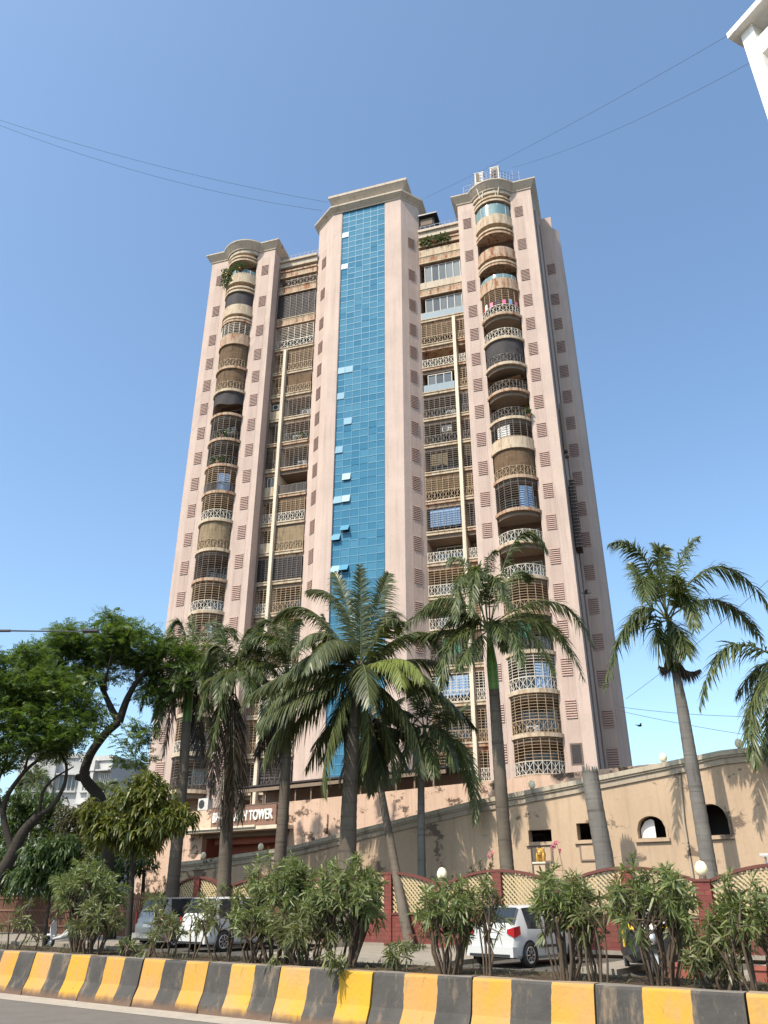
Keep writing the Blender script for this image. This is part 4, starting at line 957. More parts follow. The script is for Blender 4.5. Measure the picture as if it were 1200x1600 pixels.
palm('big coconut palm in the middle with a wide crown overlapping the blue glass', [(543, 1340), (545, 1270), (550, 1170), (556, 1090)], [.36, .33, .30, .25], YC, (560, 1048),
     [((564, 955), (562, 884), -.4), ((543, 950), (522, 895), .8), ((590, 945), (607, 897), .6), ((533, 945), (480, 922), 1.0), ((602, 980), (622, 970), -1.6), ((600, 960), (626, 985), 1.0),
      ((487, 955), (428, 966), .5), ((507, 990), (455, 1020), -1.8), ((470, 1045), (383, 1092), -.5), ((470, 1088), (402, 1130), -1.6), ((453, 1120), (410, 1196), -.4), ((517, 1150), (505, 1240), -1.2), ((480, 1110), (440, 1160), .8),
      ((648, 988), (694, 1026), -.8, L_COCO), ((625, 1030), (662, 1062), -2.4, L_COCOY, .8), ((610, 1035), (628, 1072), -2.6, L_COCOY, .75), ((660, 1030), (702, 1054), .6), ((660, 1070), (722, 1116), -.4), ((636, 1120), (656, 1208), -.8), ((600, 1130), (612, 1220), -1.4), ((575, 1120), (572, 1200), -1.8),
      ((540, 1110), (540, 1190), .8), ((610, 1090), (650, 1150), 1.2), ((500, 1060), (440, 1065), 1.4), ((525, 1010), (505, 960), 1.8), ((590, 1020), (640, 990), 1.8), ((520, 1120), (478, 1200), 1.2)],
     kind='coco', mat=L_COCO, Lm=1.12, seed=3, extra=7, flen=4.6, name='coconut_palm', tmat=TRUNKB)
palm('slender leaning palm whose trunk crosses the brick wall behind the oleanders', [(638, 1468), (625, 1400, .6), (612, 1325, 1.5), (600, 1260, 2.4), (588, 1195, 3.4), (580, 1150, 4.2)], [.20, .18, .165, .15, .14, .12], 33.0, (579, 1142, 4.3),
     [((555, 1150), (532, 1225), -.6), ((610, 1150), (640, 1205), -.5), ((590, 1170), (605, 1225), -1.6), ((565, 1170), (556, 1232), -1.4), ((545, 1120), (512, 1150), .4), ((615, 1120), (655, 1140), .6), ((580, 1110), (590, 1080), 1.0), ((560, 1110), (535, 1090), 1.4), ((600, 1110), (630, 1090), 1.2), ((578, 1180), (580, 1240), .8), ((620, 1140), (668, 1180), -.8), ((540, 1140), (500, 1190), -.8)],
     kind='coco', mat=L_COCO, Lm=.8, seed=4, extra=3, flen=3.0, name='coconut_palm', tmat=TRUNKB, z0=.13)
palm('young thin palm with a green shaft right of the coconut palm', [(659, 1350), (658, 1290), (658, 1210)], [.17, .16, .14], 36.0, (664, 1135),
     [((725, 1180), (742, 1285), -.6), ((712, 1160), (738, 1240), .6), ((690, 1150), (712, 1200), -1.6), ((672, 1100), (688, 1068), .4), ((655, 1095), (645, 1065), .8), ((625, 1140), (600, 1200), .3), ((640, 1150), (622, 1215), -1.0), ((705, 1110), (745, 1140), .9), ((630, 1110), (600, 1120), 1.2), ((670, 1165), (680, 1210), -1.9), ((700, 1125), (730, 1100), 1.6)],
     shaft=[(658, 1212, .15), (660, 1170, .13), (664, 1135, .07)], seed=5, Lm=.75)
palm('royal palm with hanging dead fronds between the sign and the big coconut palm', [(438, 1335), (444, 1250), (449, 1150), (450, 1085)], [.27, .25, .22, .18], 38.5, (449, 1058),
     [((412, 985), (374, 1032), -.5), ((428, 975), (398, 985), .5), ((455, 990), (470, 970), .8), ((480, 1000), (503, 1045), .4), ((410, 1040), (376, 1110), -1.0), ((425, 1085), (408, 1150), -1.2), ((470, 1060), (495, 1130), -.6), ((436, 1120), (420, 1200), -.6, L_DEAD), ((432, 1110), (398, 1180), .4, L_DEAD), ((440, 1010), (420, 1010), -2.4), ((470, 1040), (440, 1080), -2.4), ((400, 1010), (352, 1060), .8), ((448, 985), (440, 955), 1.2), ((430, 1000), (392, 1000), -1.5), ((445, 1135), (445, 1235), .6, L_DEAD)], seed=6, extra=2, tmat=TRUNKB)
palm('royal palm hung with a skirt of brown dead fronds before the sign', [(350, 1380), (354, 1300), (360, 1200), (366, 1100)], [.31, .29, .26, .2], 39.0, (367, 1060),
     [((340, 1010), (318, 1040), -.5), ((350, 1000), (338, 985), .6), ((390, 1005), (418, 1040), -.4), ((378, 1000), (395, 985), .8), ((335, 1060), (310, 1120), -.8), ((398, 1060), (425, 1120), -.8), ((345, 1100), (328, 1180), -.8), ((352, 1170), (343, 1288), -.6, L_DEAD), ((372, 1160), (376, 1280), -.6, L_DEAD), ((360, 1180), (358, 1300), -.9, L_DEAD), ((340, 1140), (332, 1240), .4, L_DEAD), ((355, 1050), (340, 1095), -2.4), ((385, 1050), (392, 1100), -2.4), ((330, 1030), (285, 1075), .6), ((400, 1030), (448, 1070), .8), ((365, 1140), (366, 1250), -1.1, L_DEAD)], seed=7, extra=2, tmat=TRUNKB)
palm('royal palm left of the sign, dark trunk rising behind the mango tree', [(270, 1385), (278, 1300), (287, 1200), (292, 1125)], [.31, .29, .26, .24], 41.0, (298, 1045),
     [((284, 975), (264, 988), -.5), ((345, 985), (372, 1000), -.3), ((320, 980), (345, 978), .6), ((262, 1070), (244, 1150), -.6), ((275, 1080), (255, 1180), -.8, L_DEAD), ((320, 1090), (332, 1165), -.7), ((255, 1040), (218, 1110), .4), ((330, 1050), (352, 1120), -.8), ((300, 1000), (300, 960), 1.0), ((285, 1030), (275, 1075), -2.4), ((310, 1030), (315, 1080), -2.4), ((265, 1010), (232, 1050), .9), ((340, 1020), (385, 1050), .9), ((305, 1110), (318, 1195), .6, L_DEAD)],
     shaft=[(292, 1128, .25), (295, 1085, .23), (298, 1045, .1)], seed=8, extra=1, tmat=TRUNKB)
palm('royal palm at the right edge, only its drooping left fronds in the photo', [(1262, 1400), (1255, 1300), (1246, 1180), (1240, 1080)], [.27, .25, .22, .17], 28.0, (1236, 1040),
     [((1140, 1010), (1094, 1106), -.4), ((1178, 1090), (1182, 1198), -.6), ((1190, 1040), (1150, 1090), .9), ((1210, 1110), (1205, 1190), .6), ((1230, 960), (1215, 900), .6), ((1290, 980), (1340, 1010), .4), ((1290, 1060), (1330, 1130), -.5), ((1185, 1070), (1165, 1150), .4), ((1215, 1030), (1190, 1100), -1.6)], seed=9)

# ------------------------------------------------------------------ broadleaf trees
def limb(mb, pts, r0, r1, mat, n=8):
    m = []; k = len(pts)
    for i in range(k - 1):
        a, b = Vector(pts[i]), Vector(pts[i + 1])
        for j in range(4): m.append(a.lerp(b, j / 4))
    m.append(Vector(pts[-1]))
    for _ in range(2): m = [m[0]] + [(m[i - 1] + m[i] * 2 + m[i + 1]) / 4 for i in range(1, len(m) - 1)] + [m[-1]]
    mb.tube(m, [r0 + (r1 - r0) * i / (len(m) - 1) for i in range(len(m))], mat, n)
def spray_crown(blobs, n_cl, n_sp, seed, Y, base, leaf=(.15, .06), flat=.55, cl_r=.55, pairs=5, axis=.42):
    """feathery compound leaves in clumps; blobs = (px, py, rx px, ry px, dY, depth m)"""
    r = np.random.default_rng(seed); out = []
    for (px, py, rx, ry, dY, dep) in blobs:
        c = V3(at(px, py, Y + dY)); ex = abs(at(px + rx, py, Y + dY).x - c[0]); ez = abs(at(px, py - ry, Y + dY).z - c[2])
        m = max(3, int(n_cl * rx * ry / 2500)); u = _unit(r.normal(0, 1, (m, 3))) * (r.uniform(.35, 1, m) ** .5)[:, None]
        cc = c + u * V3((ex, dep, ez)) - V3(base)
        for q in cc:
            k = int(n_sp * r.uniform(.6, 1.3)); o = _unit(r.normal(0, 1, (k, 3))) * (r.uniform(0, 1, k) ** .6)[:, None] * cl_r * r.uniform(.7, 1.4)
            o[:, 2] *= flat; p = q + o; ax = _unit(o * V3((1, 1, .3)) + r.normal(0, .25, (k, 3)))
            N = _unit(V3((0, 0, 1)) + r.normal(0, .45, (k, 3))); sd = _unit(np.cross(ax, N))
            for j in range(pairs):
                for s in (1, -1):
                    f = (j + .6) / pairs; out.append((p + ax * axis * f, sd * s + ax * .5 + r.normal(0, .12, (k, 3)), N))
    Pb = np.concatenate([a for a, _, _ in out]); D = np.concatenate([b for _, b, _ in out]); N = np.concatenate([c for _, _, c in out]); n = len(Pb)
    return leaf_geo(Pb, D, N, leaf[0] * r.uniform(.7, 1.25, n), leaf[1] * r.uniform(.8, 1.2, n), .25, (0, .5, 1), (.3, 1, .25))
def tree(label, cat, Y, base_px, limbs, blobs, mat, seed, name='spreading_tree', bark=TREEBARK, group='trees at the left of the tower', crown=None, **kw):
    b = at(*base_px, Y); b.z = 0; t = thing(name, label, cat, b, 0, group); mb = MB()
    for pts, r0, r1 in limbs:
        limb(mb, [Vector((0, 0, 0)) if p == 'B' else at(p[0], p[1], Y + (p[2] if len(p) > 2 else 0)) - b for p in pts], r0, r1, bark)
    obj('trunk', mb, t)
    geo = crown(b) if crown else spray_crown(blobs, kw.pop('n_cl', 18), kw.pop('n_sp', 26), seed, Y, b, **kw)
    obj('crown', np_mesh('crown', *geo, mat), t); return t
tree('spreading feathery tree with a dark bent trunk, its flat crown touching the tower', 'tree', 40, (182, 1395),
     [(['B', (168, 1300), (158, 1245), (128, 1215), (140, 1178), (165, 1145), (186, 1128)], .30, .20), ([(128, 1215), (119, 1214)], .2, .14), ([(186, 1128), (176, 1112), (164, 1085), (150, 1050), (120, 1020)], .2, .05), ([(186, 1128), (198, 1092), (215, 1062), (240, 1035), (275, 1010)], .22, .05), ([(215, 1062), (212, 1030, 1), (195, 1000, 1.5)], .12, .04), ([(164, 1085), (165, 1060, -1), (175, 1020, -1.5)], .1, .03), ([(150, 1160), (146, 1140), (147, 1126)], .09, .05), ([(240, 1035), (270, 1050, -1), (300, 1060, -1)], .08, .03), ([(150, 1050), (110, 1060, .5), (70, 1050, .5)], .08, .03)],
     [(150, 1005, 75, 28, 0, 1.7), (215, 1005, 70, 30, -.5, 1.6), (105, 1030, 55, 26, .5, 1.6), (185, 985, 40, 15, .5, 1.2), (265, 1025, 42, 28, 0, 1.4), (120, 1000, 40, 20, 0, 1.2), (180, 1040, 60, 22, .8, 1.4), (285, 1055, 32, 25, -.4, 1.0), (60, 1045, 50, 30, 0, 1.4), (230, 1060, 40, 18, 1, 1.1), (110, 1065, 55, 22, 0, 1.4), (215, 1160, 16, 40, 0, .4), (175, 968, 20, 8, 0, .5), (75, 1012, 25, 8, 0, .6), (105, 980, 12, 6, 0, .4), (45, 1090, 45, 30, .5, 1.2), (250, 1090, 30, 20, .4, .8), (130, 1105, 30, 14, .5, .8)], L_RAIN, 11, n_cl=44, n_sp=26, cl_r=.72, flat=.42)
tree('second feathery tree at the left edge with several thin dark branches', 'tree', 36, (-28, 1440),
     [(['B', (-10, 1385), (20, 1335), (35, 1300), (60, 1275)], .34, .2), ([(60, 1275), (85, 1258), (102, 1225), (105, 1195), (92, 1170)], .13, .04), ([(60, 1275), (66, 1235), (85, 1215), (115, 1198)], .09, .03), ([(20, 1335), (2, 1270), (12, 1240), (38, 1205), (62, 1185), (78, 1180)], .16, .04), ([(2, 1270), (-6, 1225), (10, 1190), (15, 1160)], .1, .03), ([(38, 1205), (50, 1160), (40, 1120)], .06, .02)],
     [(30, 1065, 70, 38, 0, 1.6), (85, 1085, 60, 35, .5, 1.5), (20, 1130, 60, 35, 0, 1.5), (80, 1140, 62, 28, -.4, 1.4), (-30, 1080, 60, 60, 0, 1.8), (15, 1020, 40, 14, 0, 1.0), (120, 1120, 35, 25, 0, 1.0), (50, 1170, 50, 18, 0, 1.2), (5, 1180, 35, 25, 0, 1.0), (100, 1160, 35, 12, 0, .8)], L_RAIN, 12, n_cl=40, n_sp=26, cl_r=.72, flat=.42)
def mango_crown(blobs, n_sh, seed, Y, b, L=.27, per=13, droop=.8):
    r = np.random.default_rng(seed); A = []
    for (px, py, rx, ry, dY, dep) in blobs:
        c = V3(at(px, py, Y + dY)); ex = abs(at(px + rx, py, Y + dY).x - c[0]); ez = abs(at(px, py - ry, Y + dY).z - c[2])
        m = int(n_sh * rx * ry / 2000) + 4; u = _unit(r.normal(0, 1, (m, 3))); rr = r.uniform(.25, 1.05, m)
        q = c + u * rr[:, None] * V3((ex, dep, ez)) - V3(b)
        pb = np.repeat(q, per, 0) + r.normal(0, .05, (m * per, 3)); uu = np.repeat(_unit(u * V3((1, 1, .6)) + V3((0, 0, .3))), per, 0)
        A.append((pb, _unit(_unit(r.normal(0, 1, (m * per, 3))) * .9 + uu * .6)))
    Pb = np.concatenate([a for a, _ in A]); D = np.concatenate([d for _, d in A]); n = len(Pb)
    return leaf_geo(Pb, D, _unit(V3((0, 0, 1)) + r.normal(0, .4, (n, 3))), L * r.uniform(.7, 1.2, n), L * .24 * r.uniform(.8, 1.2, n), droop * r.uniform(.5, 1.3, n), (0, .4, .75, 1), (.2, 1, .8, .05))
MG = [(225, 1250, 50, 38, 0, 1.2), (175, 1290, 48, 30, 0, 1.2), (255, 1280, 42, 30, -.3, 1.1), (215, 1300, 50, 30, .2, 1.2), (230, 1222, 28, 16, 0, .7), (150, 1270, 24, 20, -.3, .7), (285, 1275, 22, 18, 0, .6)]
tree('rounded mango tree with yellow-green drooping leaves in front of the podium corner', 'tree', 34, (207, 1420), [(['B', (206, 1370), (208, 1330), (215, 1290)], .13, .09), ([(208, 1330), (180, 1290)], .07, .03), ([(212, 1310), (250, 1270)], .07, .03)], None, L_MANGO, 13, name='mango_tree', crown=lambda b: mango_crown(MG, 230, 13, 34, b, .30))
MG2 = [(75, 1335, 42, 26, 0, 1.0), (50, 1365, 34, 26, 0, .9), (100, 1320, 25, 15, 0, .7), (95, 1362, 36, 26, .3, .9)]
tree('small bright green tree with drooping leaves behind the tall oleander at the left', 'tree', 31, (75, 1440), [(['B', (78, 1400), (80, 1350)], .07, .04)], None, L_BUSH, 14, name='small_tree', crown=lambda b: mango_crown(MG2, 200, 14, 31, b, .26))
for k, (x, y, Y, bl, m, lab) in enumerate(((50, 1400, 52, [(20, 1300, 50, 38, 0, 2.5), (60, 1265, 45, 32, 0, 2.2), (90, 1310, 50, 34, 0, 2.2), (70, 1262, 42, 22, 0, 1.8), (25, 1255, 40, 26, 0, 1.8)], L_BUSH, 'dense mid green tree behind the feathery trees at the left edge'),
                                       (140, 1420, 50, [(135, 1310, 42, 42, 0, 2.0), (150, 1350, 50, 36, 0, 2.0), (115, 1345, 40, 36, 0, 2.0), (165, 1275, 26, 28, 0, 1.4), (120, 1275, 38, 26, 0, 1.6)], L_BROWN, 'dull olive tree below the pale far buildings'),
                                       (0, 1420, 46, [(-10, 1350, 45, 40, 0, 2.0), (20, 1370, 40, 30, 0, 1.8), (120, 1385, 60, 22, 0, 1.5)], L_BUSH, 'low dark green bushy tree behind the brown fence'),
                                       (225, 1420, 47, [(200, 1345, 50, 22, 0, 1.5), (165, 1370, 40, 22, 0, 1.5)], L_BUSH, 'bushy tree under the mango crown at the podium corner'))):
    tree(lab, 'tree', Y, (x, y), [(['B', (x, y - 60)], .16, .08)], None, m, 20 + k, name='background_tree', crown=lambda b: mango_crown(bl, 190, 20 + k, Y, b, .36, 12, .5))
palm('small far palm in front of the grey white apartment block', [(52, 1300), (54, 1260), (55, 1240)], [.16, .14, .12], 70, (55, 1230), [((40, 1215), (25, 1238), 0), ((50, 1210), (42, 1205), 1), ((68, 1212), (84, 1232), 0), ((62, 1208), (70, 1203), 1), ((45, 1228), (35, 1255), -1), ((68, 1230), (78, 1258), -1), ((56, 1215), (57, 1195), 1)], seed=31, Lm=1.0, name='far_palm')
palm('small far palm in front of the narrow pale block', [(168, 1320), (168, 1270), (167, 1255)], [.16, .14, .12], 66, (167, 1242), [((152, 1232), (140, 1255), 0), ((160, 1226), (152, 1222), 1), ((180, 1230), (190, 1250), 0), ((172, 1224), (180, 1222), 1), ((158, 1248), (150, 1270), -1), ((176, 1248), (182, 1270), -1)], seed=32, Lm=1.0, name='far_palm')

# ------------------------------------------------------------------ oleanders and other shrubs
def oleander(label, px, t_, top_px, half_px, shoots, seed, mat=L_OLE, leafless=.25, z0=.66, group='oleanders in the median bed', name='oleander_bush', Ls=.18, flowers=0, fpx=None, lean=0, cat='shrub'):
    r = np.random.default_rng(seed); q = on_t(px, 1500, t_); s = q.dot(E1); base = P(s, t_, z0); Y = base.y
    H = max(.35, at(px, top_px, Y).z - z0); Wd = abs(at(px + half_px, 1450, Y).x - at(px, 1450, Y).x)
    th = thing(name, label, cat, base, 0, group)
    mb = MB(); PB = []; DD = []; NN = []; LL = []; tips = []
    nst = max(3, int(shoots / 4.5))
    for i in range(nst):
        a = r.uniform(0, 2 * math.pi); rr = math.sqrt(r.uniform(0, 1)); b0 = V3((math.cos(a), math.sin(a), 0)) * .10 * (1 + Wd); b0[2] = 0
        fork = b0 + V3((math.cos(a) * Wd * .35 * rr + lean * .3, math.sin(a) * min(Wd, .6) * .35 * rr, H * r.uniform(.3, .5)))
        m0 = (b0 + fork) / 2 + r.normal(0, .04, 3); r0 = .011 + .012 * r.random()
        mb.tube([tuple(b0), tuple(m0), tuple(fork)], [r0 * 1.3, r0 * 1.1, r0], BARK, 5, False)
        for j in range(max(2, int(r.poisson(shoots / nst)))):
            a2 = a + r.normal(0, .9); r2 = math.sqrt(r.uniform(.05, 1)); hh = H * (1 - .30 * r2 * r2) * r.uniform(.55, 1.0) if r.random() < .8 else H * r.uniform(.3, .6)
            tip = V3((math.cos(a2) * Wd * r2 + lean, math.sin(a2) * min(Wd, .75) * r2, hh)); c = fork + (tip - fork) * .55 + V3((0, 0, .06 * H)) + r.normal(0, .05, 3)
            pts = bez(fork, c, tip, 7); mb.tube([tuple(p) for p in pts], [r0 * .8 * (1 - .12 * k) for k in range(7)], BARK, 4, False); tips.append(tip)
            ln = np.linalg.norm(tip - fork); nodes = int(ln * (1 - leafless) / .052) + 3
            for k in range(nodes):
                f = 1 - (k / nodes) * (1 - leafless) * r.uniform(.95, 1.0); p = fork * (1 - f) ** 2 + 2 * (2 * c - .5 * (fork + tip)) * f * (1 - f) + tip * f * f
                ax = _unit(tip - c + r.normal(0, .1, 3)); e1_ = _unit(np.cross(ax, V3((.3, .2, 1)) + r.normal(0, .1, 3))); e2_ = np.cross(ax, e1_); ph = r.uniform(0, 6.28)
                old = min(1, k / max(4, nodes * .55))
                for w in range(3):
                    al = ph + w * 2.094 + r.normal(0, .2); rad = e1_ * math.cos(al) + e2_ * math.sin(al); sp = .45 + .75 * old + r.normal(0, .12)
                    DD.append(ax * math.cos(sp) + rad * math.sin(sp)); PB.append(p + rad * .006); NN.append(ax - rad * .2 + r.normal(0, .2, 3)); LL.append(Ls * r.uniform(.7, 1.15) * (.6 if k < 2 else 1))
    obj('stems', mb, th)
    n = len(PB); LL = np.array(LL)
    obj('foliage', np_mesh('foliage', *leaf_geo(np.array(PB), np.array(DD), np.array(NN), LL, LL * .15 * r.uniform(.85, 1.2, n), r.uniform(.05, .5, n), (0, .4, .75, 1), (.25, 1, .8, .05)), mat), th)
    if flowers:
        for k in range(flowers):
            tp = V3(at(*fpx[k], Y)) - V3(base) if fpx else tips[k % len(tips)]
            mm = 9; pb = np.tile(tp, (mm * 5, 1)) + np.repeat(r.normal(0, .05, (mm, 3)), 5, 0); D = r.normal(0, 1, (mm * 5, 3)); D[:, 2] = abs(D[:, 2]) * .5
            obj('blossom', np_mesh('blossom', *leaf_geo(pb, D, r.normal(0, 1, (mm * 5, 3)), .05, .035), PINKF), th)
            mb = MB(); mb.tube([tuple(tips[k % len(tips)]), tuple(tp)], .006, BARK, 4, False); obj('flower_stalk', mb, th)
    return th
OL = [('thin oleander with bare stems cut by the left edge of the photo', 14, 11.7, 1398, 26, 15, .45, L_OLED), ('pair of nearly leafless oleander stems right of the left edge', 44, 11.8, 1440, 14, 4, .8, L_OLED),
      ('broad dark oleander hiding most of the scooter, tallest at the left', 124, 12.0, 1328, 54, 95, .26, L_OLE), ('low dull oleander filling in front of the broad left one', 142, 11.5, 1400, 34, 42, .15, L_OLED),
      ('open oleander with a few leafy heads in front of the silver van', 222, 11.6, 1388, 34, 17, .5, L_OLED), ('small leafy sprout at the foot of the open oleander', 202, 11.3, 1462, 14, 7, .1, L_OLE), ('sparse oleander in front of the white van tail', 292, 11.7, 1392, 30, 13, .5, L_OLED),
      ('thin oleander with many bare stems before the white van side', 345, 11.7, 1382, 38, 22, .45, L_OLED), ('tall bright oleander left of the coconut trunk', 432, 11.8, 1318, 54, 88, .16, L_OLE), ('dense bright oleander in front of the coconut trunk', 535, 11.7, 1326, 58, 104, .14, L_OLE),
      ('lower dull oleander spilling forward from the dense middle pair', 480, 11.35, 1400, 60, 62, .15, L_OLED), ('small glossy oleander shoot beside the middle pair', 462, 11.2, 1452, 20, 10, .1, L_OLE), ('small low oleander in front of the lattice panel', 626, 11.6, 1462, 22, 14, .2, L_OLED), 
      ('leafy oleander with dark stems left of the white hatchback', 702, 11.6, 1358, 44, 62, .25, L_OLE), ('oleander with spreading thin stems across the white hatchback tail', 762, 11.5, 1352, 26, 18, .5, L_OLED), ('wide oleander right of the white hatchback wheel', 882, 11.6, 1345, 42, 62, .25, L_OLE), ('slim oleander between the hatchback and the rickshaw', 934, 11.5, 1368, 24, 28, .4, L_OLED),
      ('large oleander with an arching leafy top above the auto rickshaw', 1032, 11.7, 1330, 58, 88, .52, L_OLE), ('thin half-bare oleander right of the red planter', 1122, 11.4, 1420, 32, 18, .45, L_OLED), ('mid-height oleander between the silver van and the white van', 258, 11.6, 1418, 26, 20, .3, L_OLED), ('leafy oleander joining the white van and the tall bright oleander', 388, 11.6, 1395, 30, 34, .25, L_OLE), ('slender oleander before the lattice right of the globe pier', 1148, 11.6, 1385, 26, 22, .35, L_OLE), ('loose oleander cut by the right edge of the photo', 1180, 11.5, 1352, 38, 42, .3, L_OLE), ('low leafy oleander at the foot of the half-bare right one', 1108, 11.2, 1470, 34, 18, .1, L_OLED)]
for k, (lab, px, t_, top, hp, sh, lf, m) in enumerate(OL): oleander(lab, px, max(t_, 11.5), top, hp * 1.2, int(sh * 1.08), 40 + k, m, min(.8, lf + .14))
oleander('upright broad-leaved plant growing out of the long terracotta planter', 1078, 21.3, 1415, 22, 26, 79, L_OLED, .1, .3, 'plants at the service road', 'planter_plant', .26)
oleander('oleander behind the fence with two pink flower heads on tall stalks', 880, 26.5, 1345, 30, 20, 80, L_OLE, .4, .13, 'shrubs by the compound wall', 'flowering_shrub', .2, 3, [(870, 1318), (874, 1328), (866, 1322)])
oleander('dark shrub with pink blossom by the green-shafted palm trunk', 765, 29.6, 1322, 28, 40, 81, L_BROWN, .2, 0, 'shrubs by the compound wall', 'flowering_shrub', .18, 2, [(769, 1333), (766, 1338)])
for k, (lab, px, t_, top, hp, sh, m) in enumerate((('small-leaved green shrub over the lattice left of the hatchback', 690, 29.2, 1345, 30, 60, L_BUSH), ('dull shrub in front of the ramp wall by the sign palm', 300, 29.4, 1352, 55, 80, L_BROWN), ('dark shrub between the two palms left of the sign', 235, 29.4, 1356, 38, 60, L_BROWN),
        ('brownish plant between the sign palm and the bright oleander', 385, 29.3, 1348, 26, 26, L_BROWN), ('reddish weed on the pavement by the brick wall', 655, 26.8, 1438, 24, 22, L_RED), ('reddish shrub inside the arching oleander at the right', 985, 26.8, 1352, 26, 40, L_RED), ('dark bush behind the golden head by the blocked window', 850, 29.2, 1345, 26, 40, L_BUSH), ('low green weeds on the kerb under the small oleander', 640, 25.5, 1478, 40, 26, L_BUSH))):
    oleander(lab, px, t_, top, hp, sh, 90 + k, m, .1, .05, 'shrubs by the compound wall', 'garden_shrub', .13)
# leaf litter and weeds in the bed: nobody could count them
r = np.random.default_rng(77); n = 5200; s = r.uniform(-30, 6, n); tt = r.uniform(11.32, 12.8, n)
Pb = np.outer(s, V3(E1)) + np.outer(tt, V3(E2)); Pb[:, 2] = .685
D = r.normal(0, 1, (n, 3)); D[:, 2] = abs(D[:, 2]) * r.choice([.15, 1.2], n, p=[.7, .3])
o = obj('weeds', np_mesh('weeds', *leaf_geo(Pb, D, V3((0, 0, 1)) + r.normal(0, .3, (n, 3)), r.uniform(.06, .2, n), r.uniform(.015, .03, n), .3), L_BROWN)); o['kind'] = 'stuff'
# the leaf heads hanging over the barrier
for k, (px, t_, lab) in enumerate(((222, 10.95, 'dry leaf cluster drooping over a yellow stripe below the silver van'), (432, 10.95, 'drooping leaf cluster over the barrier below the tall bright oleander'), (540, 10.9, 'leafy shoot leaning over the barrier in front of its own sharp shadow'))):
    r = np.random.default_rng(120 + k); q = on_t(px, 1500, t_); b = P(q.dot(E1), t_, .74); th = thing('drooping_shoot', lab, 'shoot', b, 0, 'shoots hanging over the barrier')
    m = 16 if k < 2 else 95; Pb = r.normal(0, .04, (m, 3)) + V3((0, 0, .05)); D = r.normal(0, .8, (m, 3)) - V3(E2) * 1.0 + V3(E1) * .15
    if k == 2: Pb = np.outer(r.uniform(0, 1, m), V3(-E2) * .5 + V3((0, 0, .22))) + r.normal(0, .03, (m, 3)); D = r.normal(0, .8, (m, 3)) - V3(E2) * .5 + V3((0, 0, .1))
    obj('foliage', np_mesh('foliage', *leaf_geo(Pb, D, V3((0, 0, 1)) + r.normal(0, .4, (m, 3)), r.uniform(.15, .27, m), .03, .7 if k < 2 else .3, (0, .4, .75, 1), (.3, 1, .8, .05)), L_OLED), th)
    mb = MB(); e = (-E2 * .5 + Vector((0, 0, .22))) if k == 2 else (-E2 * .05 + Vector((0, 0, .08))); mb.tube([tuple(E2 * .2 - Vector((0, 0, .5))), (0, 0, 0), tuple(e)], .008, BARK, 5); obj('stem', mb, th)

# ------------------------------------------------------------------ vehicles (local +y = forward, ground at z = 0)
def smooth_sharp(o, a=38):
    me = o.data
    for p in me.polygons: p.use_smooth = True
    me.set_sharp_from_angle(angle=R(a))
def wheel(par, x, y, r=.30, w=.2):
    sx = 1 if x > 0 else -1; t = MB(); n = 22
    def disc(prof, mat, mb):
        v = [(x + sx * px, y + pr * math.cos(2 * math.pi * k / n), r + pr * math.sin(2 * math.pi * k / n)) for px, pr in prof for k in range(n)]
        mb.add(v, [(i * n + k, i * n + (k + 1) % n, (i + 1) * n + (k + 1) % n, (i + 1) * n + k) for i in range(len(prof) - 1) for k in range(n)], mat, True)
    disc([(-w / 2, r * .6), (-w / 2, r * .95), (-w / 2 + .03, r), (w / 2 - .03, r), (w / 2, r * .95), (w / 2 - .01, r * .68)], BLACK, t)
    o = obj('wheel', t, par); h = MB(); disc([(w / 2 - .01, r * .70), (w / 2 + .004, r * .66), (w / 2 - .02, r * .58), (w / 2 - .03, .0)], CHROME, h)
    for k in range(8):
        a = 2 * math.pi * k / 8; h.bar((x + sx * (w / 2 - .012), y + .05 * math.cos(a), r + .05 * math.sin(a)), (x + sx * (w / 2 - .012), y + r * .6 * math.cos(a), r + r * .6 * math.sin(a)), .035, CHROME if k % 2 == 0 else STEEL)
    obj('rim', h, o)
